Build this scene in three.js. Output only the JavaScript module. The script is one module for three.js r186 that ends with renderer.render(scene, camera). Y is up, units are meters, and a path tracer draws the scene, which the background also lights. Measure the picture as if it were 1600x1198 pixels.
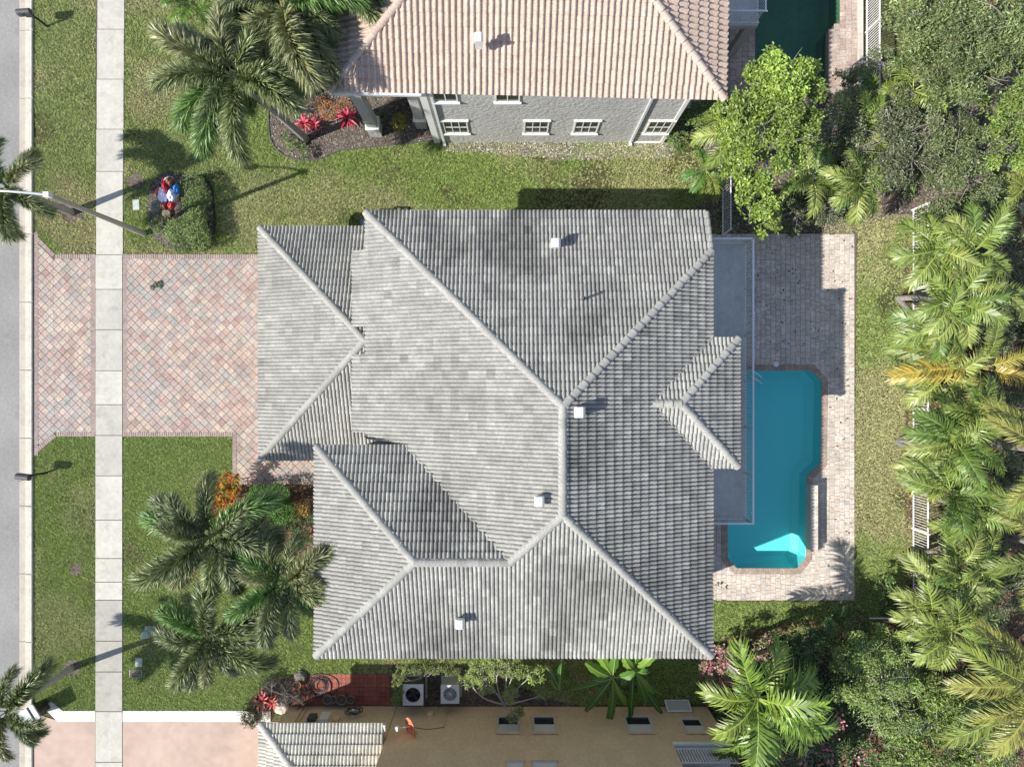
import * as THREE from 'three';
import { mergeGeometries } from 'three/addons/utils/BufferGeometryUtils.js';

// ---------------------------------------------------------------- camera, sky, sun, exposure
const scene = new THREE.Scene();
const H = 32.33, F = 1067;                       // flying height of the drone (m), focal length (px of the 1600 px photograph)
const camera = new THREE.PerspectiveCamera(58.63, 1600 / 1198, 0.5, 900);
camera.position.set(0, H, 0);
camera.up.set(0, 0, -1);
camera.lookAt(0, 0, 0);

const SUN = new THREE.Vector3(-1.135, 1, 0.44).normalize();
const SKY_GAIN = 0.4;
{
  const w = 256, h = 128, d = new Float32Array(w * h * 4);
  for (let j = 0; j < h; j++) for (let i = 0; i < w; i++) {
    const el = ((j + 0.5) / h - 0.5) * Math.PI, az = ((i + 0.5) / w - 0.5) * 2 * Math.PI;
    const y = Math.sin(el), dx = Math.cos(el) * Math.cos(az), dz = Math.cos(el) * Math.sin(az);
    const t = Math.pow(Math.max(0, y), 0.55), c = Math.max(0, dx * SUN.x + y * SUN.y + dz * SUN.z);
    const glow = 0.5 * Math.pow(c, 6) + 0.9 * Math.pow(c, 40);
    const k = (j * w + i) * 4;
    d[k] = SKY_GAIN * (0.84 + (0.31 - 0.84) * t + glow);
    d[k + 1] = SKY_GAIN * (0.9 + (0.48 - 0.9) * t + glow * 0.96);
    d[k + 2] = SKY_GAIN * (1.0 + (0.84 - 1.0) * t + glow * 0.88);
    d[k + 3] = 1;
  }
  const t = new THREE.DataTexture(d, w, h, THREE.RGBAFormat, THREE.FloatType);
  t.mapping = THREE.EquirectangularReflectionMapping;
  t.magFilter = t.minFilter = THREE.LinearFilter; t.needsUpdate = true;
  scene.background = t; scene.environment = t;
}
const sun = new THREE.DirectionalLight(new THREE.Color(1, 0.955, 0.88), 4.4);
sun.position.copy(SUN).multiplyScalar(80); sun.target.position.set(0, 0, 0);
sun.castShadow = true; sun.shadow.mapSize.set(4096, 4096); sun.shadow.radius = 1;
Object.assign(sun.shadow.camera, { left: -36, right: 36, top: 36, bottom: -36, near: 1, far: 200 });
scene.add(sun, sun.target);

const renderer = new THREE.WebGLRenderer({ antialias: true });
renderer.toneMapping = THREE.LinearToneMapping;
renderer.toneMappingExposure = 1.6;
renderer.shadowMap.enabled = true;

// ---------------------------------------------------------------- helpers
function mulberry(a) { return () => { a |= 0; a = a + 0x6D2B79F5 | 0; let t = Math.imul(a ^ a >>> 15, 1 | a); t = t + Math.imul(t ^ t >>> 7, 61 | t) ^ t; return ((t ^ t >>> 14) >>> 0) / 4294967296; }; }
let rnd = mulberry(7);
const R = (a, b) => a + (b - a) * rnd();
const pick = a => a[Math.floor(rnd() * a.length) % a.length];
const clamp = (x, a, b) => Math.max(a, Math.min(b, x));
const lerp = (a, b, t) => a + (b - a) * t;
const V = (x, y, z) => new THREE.Vector3(x, y, z);
const C = (r, g, b) => new THREE.Color().setRGB(r, g, b);
const sstep = (a, b, x) => { const t = clamp((x - a) / (b - a), 0, 1); return t * t * (3 - 2 * t); };
// survey: a plan position read off the aerial survey at a known height above ground -> metres
const P = (px, py, h = 0) => [(px - 800) * (H - h) / F, h, (py - 599) * (H - h) / F];
const G2 = (px, py) => [(px - 800) / 33, (py - 599) / 33];
const polyG = list => list.map(([a, b]) => G2(a, b));

function hash2(x, y, s) { let h = Math.imul(x, 374761393) + Math.imul(y, 668265263) + Math.imul(s, 974634777) | 0; h = Math.imul(h ^ h >>> 13, 1274126177); return ((h ^ h >>> 16) >>> 0) / 4294967296; }
function vnoise(x, y, s = 0, per = 0) {
  const xi = Math.floor(x), yi = Math.floor(y), fx = x - xi, fy = y - yi, u = fx * fx * (3 - 2 * fx), v = fy * fy * (3 - 2 * fy);
  const w = n => per ? ((n % per) + per) % per : n;
  const a = hash2(w(xi), w(yi), s), b = hash2(w(xi + 1), w(yi), s), c = hash2(w(xi), w(yi + 1), s), d = hash2(w(xi + 1), w(yi + 1), s);
  return lerp(lerp(a, b, u), lerp(c, d, u), v);
}
function fbm(x, y, s = 0, o = 4, per = 0) { let a = 0.5, t = 0, n = 0; for (let i = 0; i < o; i++) { t += a * vnoise(x, y, s + i * 17, per); n += a; a *= 0.5; if (per) { x *= 2; y *= 2; per *= 2; } else { const q = x; x = 1.62 * x + 1.18 * y + 3.7; y = 1.62 * y - 1.18 * q + 1.9; } } return t / n; }

function dataTex(size, fn, srgb = true) {
  const d = new Uint8Array(size * size * 4);
  for (let j = 0; j < size; j++) for (let i = 0; i < size; i++) {
    const c = fn(i / size, j / size), k = (j * size + i) * 4;
    for (let q = 0; q < 3; q++) d[k + q] = clamp(Math.round((typeof c === 'number' ? c : c[q]) * 255), 0, 255);
    d[k + 3] = 255;
  }
  const t = new THREE.DataTexture(d, size, size);
  t.wrapS = t.wrapT = THREE.RepeatWrapping; t.magFilter = THREE.LinearFilter; t.minFilter = THREE.LinearMipmapLinearFilter; t.generateMipmaps = true;
  if (srgb) t.colorSpace = THREE.SRGBColorSpace; t.needsUpdate = true; return t;
}
const grey = (lo, hi, f) => (u, v) => { const n = f(u, v); const g = lo + (hi - lo) * n; return [g, g, g]; };
// colour maps are near-white multipliers: base colour is in the material
const texConcrete = dataTex(512, (u, v) => {
  const a = fbm(u * 6, v * 6, 3, 5, 6), b = fbm(u * 40, v * 40, 9, 2, 40), st = sstep(0.56, 0.75, fbm(u * 9, v * 9, 21, 4, 9));
  const g = 0.92 + 0.1 * (a - 0.5) + 0.08 * (b - 0.5) - 0.05 * st; return [g, g * 0.995, g * 0.975];
});
const texAsphalt = dataTex(512, (u, v) => {
  const a = fbm(u * 5, v * 5, 5, 4, 5), b = vnoise(u * 170, v * 170, 2, 170), c = sstep(0.68, 0.8, fbm(u * 7, v * 7, 31, 4, 7));
  const g = 0.9 + 0.12 * (a - 0.5) + 0.09 * (b - 0.5) - 0.06 * c; return [g, g, g * 1.0];
});
const texStucco = dataTex(512, (u, v) => {
  const a = fbm(u * 5, v * 5, 15, 4, 5), b = fbm(u * 60, v * 60, 12, 2, 60);
  const g = 0.92 + 0.1 * (a - 0.5) + 0.12 * (b - 0.5); return [g, g, g];
});
const bumpStucco = dataTex(512, grey(0, 1, (u, v) => fbm(u * 36, v * 36, 44, 3, 36)), false);
const texTile = dataTex(512, (u, v) => {
  const a = fbm(u * 7, v * 7, 25, 5, 7), b = fbm(u * 48, v * 48, 22, 3, 48), li = sstep(0.6, 0.75, fbm(u * 26, v * 26, 62, 3, 26));
  const g = 0.84 + 0.12 * (a - 0.5) + 0.2 * (b - 0.5) + 0.05 * li; return [g, g, g * 0.985];
});
const texGrain = dataTex(256, (u, v) => {
  const a = fbm(u * 9, v * 9, 75, 4, 9), b = vnoise(u * 64, v * 64, 72, 64);
  const g = 0.88 + 0.2 * (a - 0.5) + 0.16 * (b - 0.5); return [g, g, g * 0.99];
});
const texSoil = dataTex(512, (u, v) => {
  const a = fbm(u * 6, v * 6, 85, 5, 6), b = vnoise(u * 120, v * 120, 82, 120), c = vnoise(u * 60, v * 60, 83, 60);
  const g = 0.68 + 0.3 * (a - 0.5) + 0.45 * (b - 0.5) + 0.25 * (c - 0.5); return [g, g * 0.99, g * 0.93];
});
const texBark = dataTex(256, (u, v) => { const g = 0.8 + 0.3 * (fbm(u * 6, v * 30, 95, 3, 6) - 0.5) + 0.15 * (Math.sin(v * 80) * 0.5); return [g, g, g]; });
const bumpRipple = dataTex(512, grey(0, 1, (u, v) => 0.6 * fbm(u * 10, v * 10, 105, 3, 10) + 0.4 * fbm(u * 26, v * 26, 107, 2, 26)), false);

const std = (c, rough = 0.85, o = {}) => new THREE.MeshStandardMaterial({ color: c, roughness: rough, ...o });
const M = {
  roofTile: std(C(1, 1, 1), 0.8, { map: texTile, vertexColors: true }),
  roofDeck: std(C(0.16, 0.155, 0.15), 0.95),
  cap: [0, 1, 2, 3].map(i => std(C(0.43 + 0.03 * i, 0.425 + 0.03 * i, 0.405 + 0.03 * i), 0.85, { map: texTile })),
  mortar: std(C(0.54, 0.53, 0.5), 0.95, { map: texTile }),
  pinkCap: [0, 1, 2].map(i => std(C(0.68 + 0.03 * i, 0.53 + 0.03 * i, 0.45 + 0.03 * i), 0.8, { map: texTile })),
  whiteCap: [0, 1, 2].map(i => std(C(0.66 + 0.03 * i, 0.65 + 0.03 * i, 0.61 + 0.03 * i), 0.8, { map: texTile })),
  creamWall: std(C(0.6, 0.56, 0.48), 0.9, { map: texStucco, bumpMap: bumpStucco, bumpScale: 0.01 }),
  greyWall: std(C(0.56, 0.555, 0.53), 0.92, { map: texStucco, bumpMap: bumpStucco, bumpScale: 0.025 }),
  tanWall: std(C(0.8, 0.6, 0.385), 0.92, { map: texStucco, bumpMap: bumpStucco, bumpScale: 0.006 }),
  white: std(C(0.78, 0.78, 0.76), 0.55), whiteMetal: std(C(0.8, 0.8, 0.8), 0.4), galv: std(C(0.78, 0.8, 0.82), 0.38, { metalness: 0.35 }),
  railGrey: std(C(0.7, 0.72, 0.75), 0.5), balconyFloor: std(C(0.66, 0.67, 0.66), 0.75, { map: texConcrete }),
  glass: std(C(0.025, 0.03, 0.035), 0.08), blind: std(C(0.6, 0.61, 0.59), 0.8), dark: std(C(0.02, 0.02, 0.02), 0.6), darkGrey: std(C(0.07, 0.07, 0.075), 0.6),
  asphalt: std(C(0.33, 0.325, 0.315), 0.95, { map: texAsphalt }),
  slab: [0.58, 0.61, 0.54, 0.66, 0.48].map(g => std(C(g, g * 0.975, g * 0.91), 0.92, { map: texConcrete })),
  gutterPan: std(C(0.55, 0.5, 0.44), 0.92, { map: texConcrete }), kerb: std(C(0.66, 0.63, 0.57), 0.92, { map: texConcrete }),
  pinkConcrete: std(C(0.56, 0.43, 0.37), 0.9, { map: texConcrete }), whitePaint: std(C(0.8, 0.8, 0.79), 0.85, { map: texConcrete }),
  jointSand: std(C(0.14, 0.115, 0.095), 1), brick: std(C(1, 1, 1), 0.9, { vertexColors: true, map: texGrain }),
  soil: std(C(0.17, 0.18, 0.07), 1, { map: texSoil }), mulch: std(C(0.24, 0.2, 0.18), 1, { map: texSoil }), mulchRed: std(C(0.25, 0.17, 0.11), 1, { map: texSoil }),
  gravelSoil: std(C(0.38, 0.34, 0.27), 1, { map: texSoil }),
  trunk: std(C(0.54, 0.51, 0.46), 0.9, { map: texBark }), twig: std(C(0.42, 0.39, 0.35), 0.9), shaft: std(C(0.16, 0.22, 0.07), 0.6),
  poolShell: std(C(0.12, 0.68, 0.68), 0.7), poolGreen: std(C(0.03, 0.16, 0.075), 0.8, { map: texConcrete }),
  water: new THREE.MeshPhysicalMaterial({ color: C(0.93, 1, 1), roughness: 0.02, transmission: 1, thickness: 0, ior: 1.33, bumpMap: bumpRipple, bumpScale: 0.03 }),
  redPaver: std(C(0.42, 0.13, 0.09), 0.9, { map: texGrain }),
  concretePole: std(C(0.5, 0.47, 0.42), 0.8, { map: texConcrete }),
};
const leafMat = new THREE.MeshPhysicalMaterial({ color: C(1, 1, 1), vertexColors: true, roughness: 0.5, transmission: 0.22, thickness: 0, side: THREE.DoubleSide });
const frondMats = (list, tr = 0.18) => list.map(c => new THREE.MeshPhysicalMaterial({ color: c, vertexColors: true, roughness: 0.42, transmission: tr, thickness: 0, side: THREE.DoubleSide }));

// naming and tagging
const taken = new Map();
function numbered(n) { const k = taken.get(n) || 0; taken.set(n, k + 1); return k ? `${n}_${String(k).padStart(3, '0')}` : n; }
function tag(o, label, category, group, kind) { if (label) o.userData.label = label; if (category) o.userData.category = category; if (group) o.userData.group = group; if (kind) o.userData.kind = kind; return o; }
function thing(name, label, category, [x, y, z], group) {
  const o = new THREE.Group(); o.name = numbered(name); o.position.set(x, y, z); o.origin = [x, y, z]; scene.add(o); return tag(o, label, category, group);
}
function shade(m) { m.castShadow = true; m.receiveShadow = true; return m; }
// geometry given in world metres; becomes a child of parent (or a top-level mesh)
function part(name, geo, mat, parent, label) {
  if (Array.isArray(geo)) geo = join(geo);
  if (parent && parent.origin) geo.translate(-parent.origin[0], -parent.origin[1], -parent.origin[2]);
  const m = shade(new THREE.Mesh(geo, mat)); m.name = parent ? name : numbered(name);
  if (parent && parent.origin) m.origin = parent.origin;
  (parent || scene).add(m); if (label) m.userData.label = label; return m;
}
function piece(name, geo, mat, parent, matrix) {   // shared geometry, own transform (world), child of parent
  const m = shade(new THREE.Mesh(geo, mat)); m.name = name;
  matrix.decompose(m.position, m.quaternion, m.scale);
  if (parent.origin) m.position.sub(V(...parent.origin));
  parent.add(m); return m;
}
function structure(name, geo, mat) { const m = part(name, geo, mat); m.userData.kind = 'structure'; m.origin = [0, 0, 0]; return m; }
function join(list) {
  const any = list.some(g => g.attributes.color);
  return mergeGeometries(list.map(g => {
    g = g.index ? g.toNonIndexed() : g;
    if (!g.attributes.normal) g.computeVertexNormals();
    if (!g.attributes.uv) g.setAttribute('uv', new THREE.BufferAttribute(new Float32Array(g.attributes.position.count * 2), 2));
    if (any && !g.attributes.color) g.setAttribute('color', new THREE.BufferAttribute(new Float32Array(g.attributes.position.count * 3).fill(1), 3));
    for (const k of Object.keys(g.attributes)) if (!['position', 'normal', 'uv', 'color'].includes(k)) g.deleteAttribute(k);
    return g;
  }));
}
function worldUV(g, s = 0.25) {
  if (g.index) g = g.toNonIndexed();
  if (!g.attributes.normal) g.computeVertexNormals();
  const p = g.attributes.position, n = g.attributes.normal, uv = new Float32Array(p.count * 2);
  for (let i = 0; i < p.count; i++) {
    const ax = Math.abs(n.getX(i)), ay = Math.abs(n.getY(i)), az = Math.abs(n.getZ(i));
    let u, v; if (ay >= ax && ay >= az) { u = p.getX(i); v = p.getZ(i); } else if (ax > az) { u = p.getZ(i); v = p.getY(i); } else { u = p.getX(i); v = p.getY(i); }
    uv[i * 2] = u * s; uv[i * 2 + 1] = v * s;
  }
  g.setAttribute('uv', new THREE.BufferAttribute(uv, 2)); return g;
}
function paint(g, c) { const n = g.attributes.position.count, a = new Float32Array(n * 3); for (let i = 0; i < n; i++) { a[i * 3] = c.r; a[i * 3 + 1] = c.g; a[i * 3 + 2] = c.b; } g.setAttribute('color', new THREE.BufferAttribute(a, 3)); return g; }
function box(x0, x1, y0, y1, z0, z1, s = 0.25) { const g = new THREE.BoxGeometry(x1 - x0, y1 - y0, z1 - z0); g.translate((x0 + x1) / 2, (y0 + y1) / 2, (z0 + z1) / 2); return worldUV(g, s); }
// box with chamfered top edges
function cbox(x0, x1, y0, y1, z0, z1, b = 0.01) { return prism([[x0, z0], [x1, z0], [x1, z1], [x0, z1]], y0, y1, b); }
function area(p) { let a = 0; for (let i = 0; i < p.length; i++) { const [x, y] = p[i], [u, v] = p[(i + 1) % p.length]; a += x * v - u * y; } return a / 2; }
// vertical prism over a plan polygon [x,z]; b = chamfer of the top edge
function prism(poly, y0, y1, b = 0, holes = [], us = 0.25) {
  const s = new THREE.Shape(poly.map(([x, z]) => new THREE.Vector2(x, -z)));
  for (const h of holes) s.holes.push(new THREE.Path(h.map(([x, z]) => new THREE.Vector2(x, -z))));
  const g = new THREE.ExtrudeGeometry(s, { depth: y1 - y0 - b, bevelEnabled: b > 0, bevelThickness: b, bevelSize: b, bevelOffset: -b, bevelSegments: 1 });
  g.rotateX(-Math.PI / 2); g.translate(0, y0, 0); return worldUV(g, us);
}
function sheet(poly, y, holes = [], us = 0.25) {
  const s = new THREE.Shape(poly.map(([x, z]) => new THREE.Vector2(x, -z)));
  for (const h of holes) s.holes.push(new THREE.Path(h.map(([x, z]) => new THREE.Vector2(x, -z))));
  const g = new THREE.ShapeGeometry(s); g.rotateX(-Math.PI / 2); g.translate(0, y, 0); return worldUV(g, us);
}
function inPoly([x, y], p) { let c = false; for (let i = 0, j = p.length - 1; i < p.length; j = i++) { const [xi, yi] = p[i], [xj, yj] = p[j]; if ((yi > y) !== (yj > y) && x < (xj - xi) * (y - yi) / (yj - yi) + xi) c = !c; } return c; }
// clip a polygon (points with 2+ coordinates) to a convex polygon
function clipConvex(pts, conv) {
  const sgn = Math.sign(area(conv)); let out = pts;
  for (let i = 0; i < conv.length && out.length; i++) {
    const [ax, ay] = conv[i], [bx, by] = conv[(i + 1) % conv.length], d = p => sgn * ((bx - ax) * (p[1] - ay) - (by - ay) * (p[0] - ax));
    const res = [];
    for (let k = 0; k < out.length; k++) {
      const p = out[k], q = out[(k + 1) % out.length], dp = d(p), dq = d(q);
      if (dp >= 0) res.push(p);
      if ((dp > 0 && dq < 0) || (dp < 0 && dq > 0)) { const t = dp / (dp - dq); res.push(p.map((v, n) => v + (q[n] - v) * t)); }
    }
    out = res;
  }
  return out;
}
// tapered tube along points with radius per point
function tube(pts, rad, seg = 6, s = 1) {
  const n = pts.length, pos = [], uv = [], idx = []; let ref = V(0.13, 0.05, 0.99).normalize(), len = 0;
  for (let i = 0; i < n; i++) {
    const p = pts[i], d = pts[Math.min(n - 1, i + 1)].clone().sub(pts[Math.max(0, i - 1)]).normalize();
    if (Math.abs(d.dot(ref)) > 0.95) ref = V(0.98, 0.1, 0.05).normalize();
    const a = ref.clone().cross(d).normalize(), b = d.clone().cross(a), r = typeof rad === 'function' ? rad(i / (n - 1)) : rad;
    if (i) len += p.distanceTo(pts[i - 1]);
    for (let k = 0; k <= seg; k++) { const t = k / seg * 2 * Math.PI; pos.push(p.x + r * (Math.cos(t) * a.x + Math.sin(t) * b.x), p.y + r * (Math.cos(t) * a.y + Math.sin(t) * b.y), p.z + r * (Math.cos(t) * a.z + Math.sin(t) * b.z)); uv.push(k / seg, len * s); }
  }
  for (let i = 0; i < n - 1; i++) for (let k = 0; k < seg; k++) { const a = i * (seg + 1) + k, b = a + seg + 1; idx.push(a, a + 1, b, b, a + 1, b + 1); }
  for (const [row, flip] of [[0, true], [n - 1, false]]) { const o = row * (seg + 1); for (let k = 1; k < seg - 1; k++) flip ? idx.push(o, o + k + 1, o + k) : idx.push(o, o + k, o + k + 1); }
  const g = new THREE.BufferGeometry(); g.setAttribute('position', new THREE.Float32BufferAttribute(pos, 3)); g.setAttribute('uv', new THREE.Float32BufferAttribute(uv, 2)); g.setIndex(idx); g.computeVertexNormals(); return g;
}
function shiftUV(g, a, b) { const u = g.attributes.uv; for (let i = 0; i < u.count; i++) u.setXY(i, u.getX(i) + a, u.getY(i) + b); return g; }
const curve = (list, n = 16) => new THREE.CatmullRomCurve3(list.map(p => Array.isArray(p) ? V(...p) : p)).getPoints(n);

// ---------------------------------------------------------------- ground, road, pavements
const poolPoly = polyG([[1136, 602], [1150, 578], [1268, 578], [1285, 596], [1283, 724], [1262, 743], [1260, 871], [1246, 888], [1151, 888], [1136, 871]]);
const greenPoolPoly = polyG([[1183, -60], [1312, -60], [1311, 32], [1290, 52], [1288, 150], [1183, 150]]);
function grow(poly, d) {   // offset outwards
  const s = Math.sign(area(poly)), n = poly.length;
  return poly.map((p, i) => {
    const a = poly[(i + n - 1) % n], b = poly[(i + 1) % n];
    const e1 = [p[0] - a[0], p[1] - a[1]], e2 = [b[0] - p[0], b[1] - p[1]], l1 = Math.hypot(...e1), l2 = Math.hypot(...e2);
    const n1 = [e1[1] / l1 * s, -e1[0] / l1 * s], n2 = [e2[1] / l2 * s, -e2[0] / l2 * s], k = 1 + n1[0] * n2[0] + n1[1] * n2[1];
    return [p[0] + d * (n1[0] + n2[0]) / k, p[1] + d * (n1[1] + n2[1]) / k];
  });
}
structure('ground', sheet([[-400, -400], [400, -400], [400, 400], [-400, 400]], 0, [grow(poolPoly, 0.1), grow(greenPoolPoly, 0.1)]), M.soil);
const XK0 = -23.33, XK1 = -22.67, SW0 = -19.72, SW1 = -18.45;      // kerb and sidewalk edges
structure('road', sheet([[-60, -120], [XK0, -120], [XK0, 120], [-60, 120]], 0.006, [], 0.11), M.asphalt);
{ // gutter and kerb cast in lengths
  const g = structure('kerb', sheet([[XK0, -45], [XK1, -45], [XK1, 45], [XK0, 45]], 0.003), M.jointSand);
  const cuts = []; for (let y = -820; y < 2000; y += 106) cuts.push((y + 20 - 599) / 33);
  for (let i = 0; i + 1 < cuts.length; i++) {
    const a = cuts[i] + 0.012, b = cuts[i + 1] - 0.012;
    part('gutter_pan', cbox(XK0, XK0 + 0.33, 0.004, 0.03, a, b, 0.004), M.gutterPan, g);
    part('kerb_stone', cbox(XK0 + 0.335, XK1, 0.004, 0.11, a, b, 0.03), M.kerb, g);
  }
}
{ // sidewalk, each slab its own
  const s = structure('sidewalk', sheet([[SW0, -45], [SW1, -45], [SW1, 45], [SW0, 45]], 0.004), M.jointSand);
  const ys = [-800, -700, -620, -540, -460, -380, -300, -220, -150, -90, -30, 46, 124, 202, 268, 398, 452, 515, 579, 632, 680, 743, 812, 872, 909, 937, 1001, 1049, 1111, 1190, 1270, 1350, 1430, 1510, 1600, 1700, 1800];
  rnd = mulberry(11);
  for (let i = 0; i + 1 < ys.length; i++) {
    const top = 0.045 + R(-0.004, 0.004), dx = ys[i] < 380 ? (398 - ys[i]) / 398 * 0.09 : 0;
    const m = ys[i] === 909 ? 3 : ys[i] === 937 || ys[i] === 1001 || ys[i] === 1049 ? 4 : Math.floor(R(0, 3));
    part('slab', shiftUV(cbox(SW0 + dx, SW1 + dx, 0.005, top, (ys[i] - 599) / 33 + 0.014, (ys[i + 1] - 599) / 33 - 0.014, 0.008), R(0, 1), R(0, 1)), M.slab[m], s);
  }
}
// ---- block paving
const paverCols = [[0.55, 0.42, 0.38], [0.58, 0.46, 0.4], [0.5, 0.4, 0.37], [0.46, 0.42, 0.395], [0.54, 0.48, 0.43], [0.56, 0.41, 0.355], [0.6, 0.49, 0.41], [0.44, 0.415, 0.39], [0.53, 0.435, 0.4], [0.5, 0.415, 0.385], [0.47, 0.335, 0.3]].map(c => C(...c));
const paverMats = paverCols.map(c => std(c, 0.9, { map: texGrain }));
function paving(owner, cells, partName, palette, mats, top, most = 300, restName) {
  // cells: {poly, col, h}; the largest become parts, the rest one part of kind stuff
  cells.sort((a, b) => b.size - a.size);
  const rest = [];
  cells.forEach((c, i) => {
    const g = prism(c.poly, 0.008, top + (c.h || 0), 0.006);
    if (i < most) part(partName, g, mats[c.col], owner); else rest.push(paint(g, palette[c.col]));
  });
  if (rest.length) { const r = part(restName || partName + 's', rest, M.brick, owner); r.userData.kind = 'stuff'; }
}
function diamonds(regions, side, seed, ox = 0, oz = 0) {
  rnd = mulberry(seed); const cells = [], k = Math.SQRT1_2, g = side - 0.013;
  for (const reg of regions) {
    const xs = reg.map(p => p[0]), zs = reg.map(p => p[1]), x0 = Math.min(...xs), x1 = Math.max(...xs), z0 = Math.min(...zs), z1 = Math.max(...zs);
    const nn = Math.ceil((x1 - x0 + z1 - z0) / side) + 4, pd = side * Math.SQRT2, gx = Math.floor(x0 / pd) * pd, gz = Math.floor(z0 / pd) * pd;
    for (let i = -nn; i < nn; i++) for (let j = -nn; j < nn; j++) {
      const cx = ox + gx + (i + j) * side * k, cz = oz + gz + (i - j) * side * k;
      if (cx < x0 - side || cx > x1 + side || cz < z0 - side || cz > z1 + side) continue;
      const q = [[cx - g * k, cz], [cx, cz - g * k], [cx + g * k, cz], [cx, cz + g * k]];
      const c = clipConvex(q, reg); if (c.length < 3) continue;
      const a = Math.abs(area(c)); if (a < 0.006) continue;
      const n1 = vnoise(cx * 0.9, cz * 0.9, 5), n2 = vnoise(cx * 0.55 + 9, cz * 0.55, 8);
      let col = Math.floor(R(0, 10)) % 10; if (n1 > 0.66 && rnd() < 0.6) col = pick([10, 2, 5, 0]); else if (n2 > 0.62 && rnd() < 0.5) col = pick([3, 7, 9]); else if (n2 < 0.3 && rnd() < 0.5) col = pick([1, 6, 4]);
      if (rnd() < 0.04) col = 10;
      cells.push({ poly: c, col, h: R(-0.003, 0.003), size: a + (hash2(Math.round(cx * 100), Math.round(cz * 100), 3) * 0.0005) });
    }
  }
  return cells;
}
// soldier course along a polyline, bricks standing across it; offset to its left
function soldier(pts, width, pitch, y1, seed, palette) {
  rnd = mulberry(seed); const out = [];
  for (let i = 0; i + 1 < pts.length; i++) {
    const [ax, az] = pts[i], [bx, bz] = pts[i + 1], L = Math.hypot(bx - ax, bz - az), n = Math.max(1, Math.round(L / pitch)), dx = (bx - ax) / L, dz = (bz - az) / L;
    for (let k = 0; k < n; k++) {
      const s0 = k * L / n + 0.005, s1 = (k + 1) * L / n - 0.005, at = (s, w) => [ax + dx * s - dz * w, az + dz * s + dx * w];
      out.push(paint(prism([at(s0, 0.004), at(s1, 0.004), at(s1, width - 0.004), at(s0, width - 0.004)], 0.008, y1 + R(-0.002, 0.002), 0.005), pick(palette)));
    }
  }
  return out;
}
const borderCols = [[0.46, 0.35, 0.32], [0.42, 0.33, 0.31], [0.49, 0.38, 0.34], [0.45, 0.36, 0.33]].map(c => C(...c));
const [DX0, DZ0] = G2(191, 397), [, DZ1] = G2(191, 682), [PX0] = G2(363, 0), [, PZ1] = G2(0, 757);
const apronPoly = [[XK1 + 0.02, G2(0, 363)[1]], [G2(86, 0)[0], DZ0], [SW0 - 0.01, DZ0], [SW0 - 0.01, DZ1], [G2(88, 0)[0], DZ1], [XK1 + 0.02, G2(0, 712)[1]]];
const drivePoly = [[SW1 + 0.01, DZ0], [-10.4, DZ0], [-10.4, 2.75], [-6.9, 2.75], [-6.9, PZ1], [PX0, PZ1], [PX0, DZ1], [SW1 + 0.01, DZ1]];
{
  const bw = 0.21, d = structure('driveway', prism(drivePoly, 0.002, 0.007), M.jointSand);
  const cells = diamonds([
    [[SW1 + bw, DZ0 + bw], [-10.4, DZ0 + bw], [-10.4, DZ1 - bw], [SW1 + bw, DZ1 - bw]],
    [[PX0 + bw, DZ1 - bw], [-10.4, DZ1 - bw], [-10.4, PZ1 - bw], [PX0 + bw, PZ1 - bw]],
    [[-10.4, 2.75], [-6.9, 2.75], [-6.9, PZ1 - bw], [-10.4, PZ1 - bw]]], 0.29, 21);
  paving(d, cells, 'paver', paverCols, paverMats, 0.03, 300, 'small_pavers');
  const b = part('border_bricks', [
    ...soldier([[SW1 + 0.01, DZ0], [-10.4, DZ0]], bw, 0.105, 0.034, 31, borderCols),
    ...soldier([[SW1 + 0.01 + bw, DZ0 + bw], [SW1 + 0.01 + bw, DZ1 - bw]], bw, 0.105, 0.034, 32, borderCols),
    ...soldier([[PX0, DZ1], [SW1 + 0.01, DZ1]], bw, 0.105, 0.034, 33, borderCols),
    ...soldier([[PX0 + bw, DZ1 - bw], [PX0 + bw, PZ1 - bw]], bw, 0.105, 0.034, 34, borderCols),
    ...soldier([[-6.9, PZ1], [PX0, PZ1]], bw, 0.105, 0.034, 35, borderCols)], M.brick, d); b.userData.kind = 'stuff';
}
{
  const bw = 0.21, d = structure('driveway_apron', prism(apronPoly, 0.002, 0.007), M.jointSand);
  const p = grow(apronPoly, -bw);
  paving(d, diamonds([[p[0], p[1], p[4], p[5]], [p[1], p[2], p[3], p[4]]], 0.29, 41, 0.05, 0.1), 'paver', paverCols, paverMats, 0.03, 300, 'small_pavers');
  const loop = [...apronPoly, apronPoly[0]];
  const b = part('border_bricks', soldier(loop, bw, 0.105, 0.034, 42, borderCols), M.brick, d); b.userData.kind = 'stuff';
}
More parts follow.
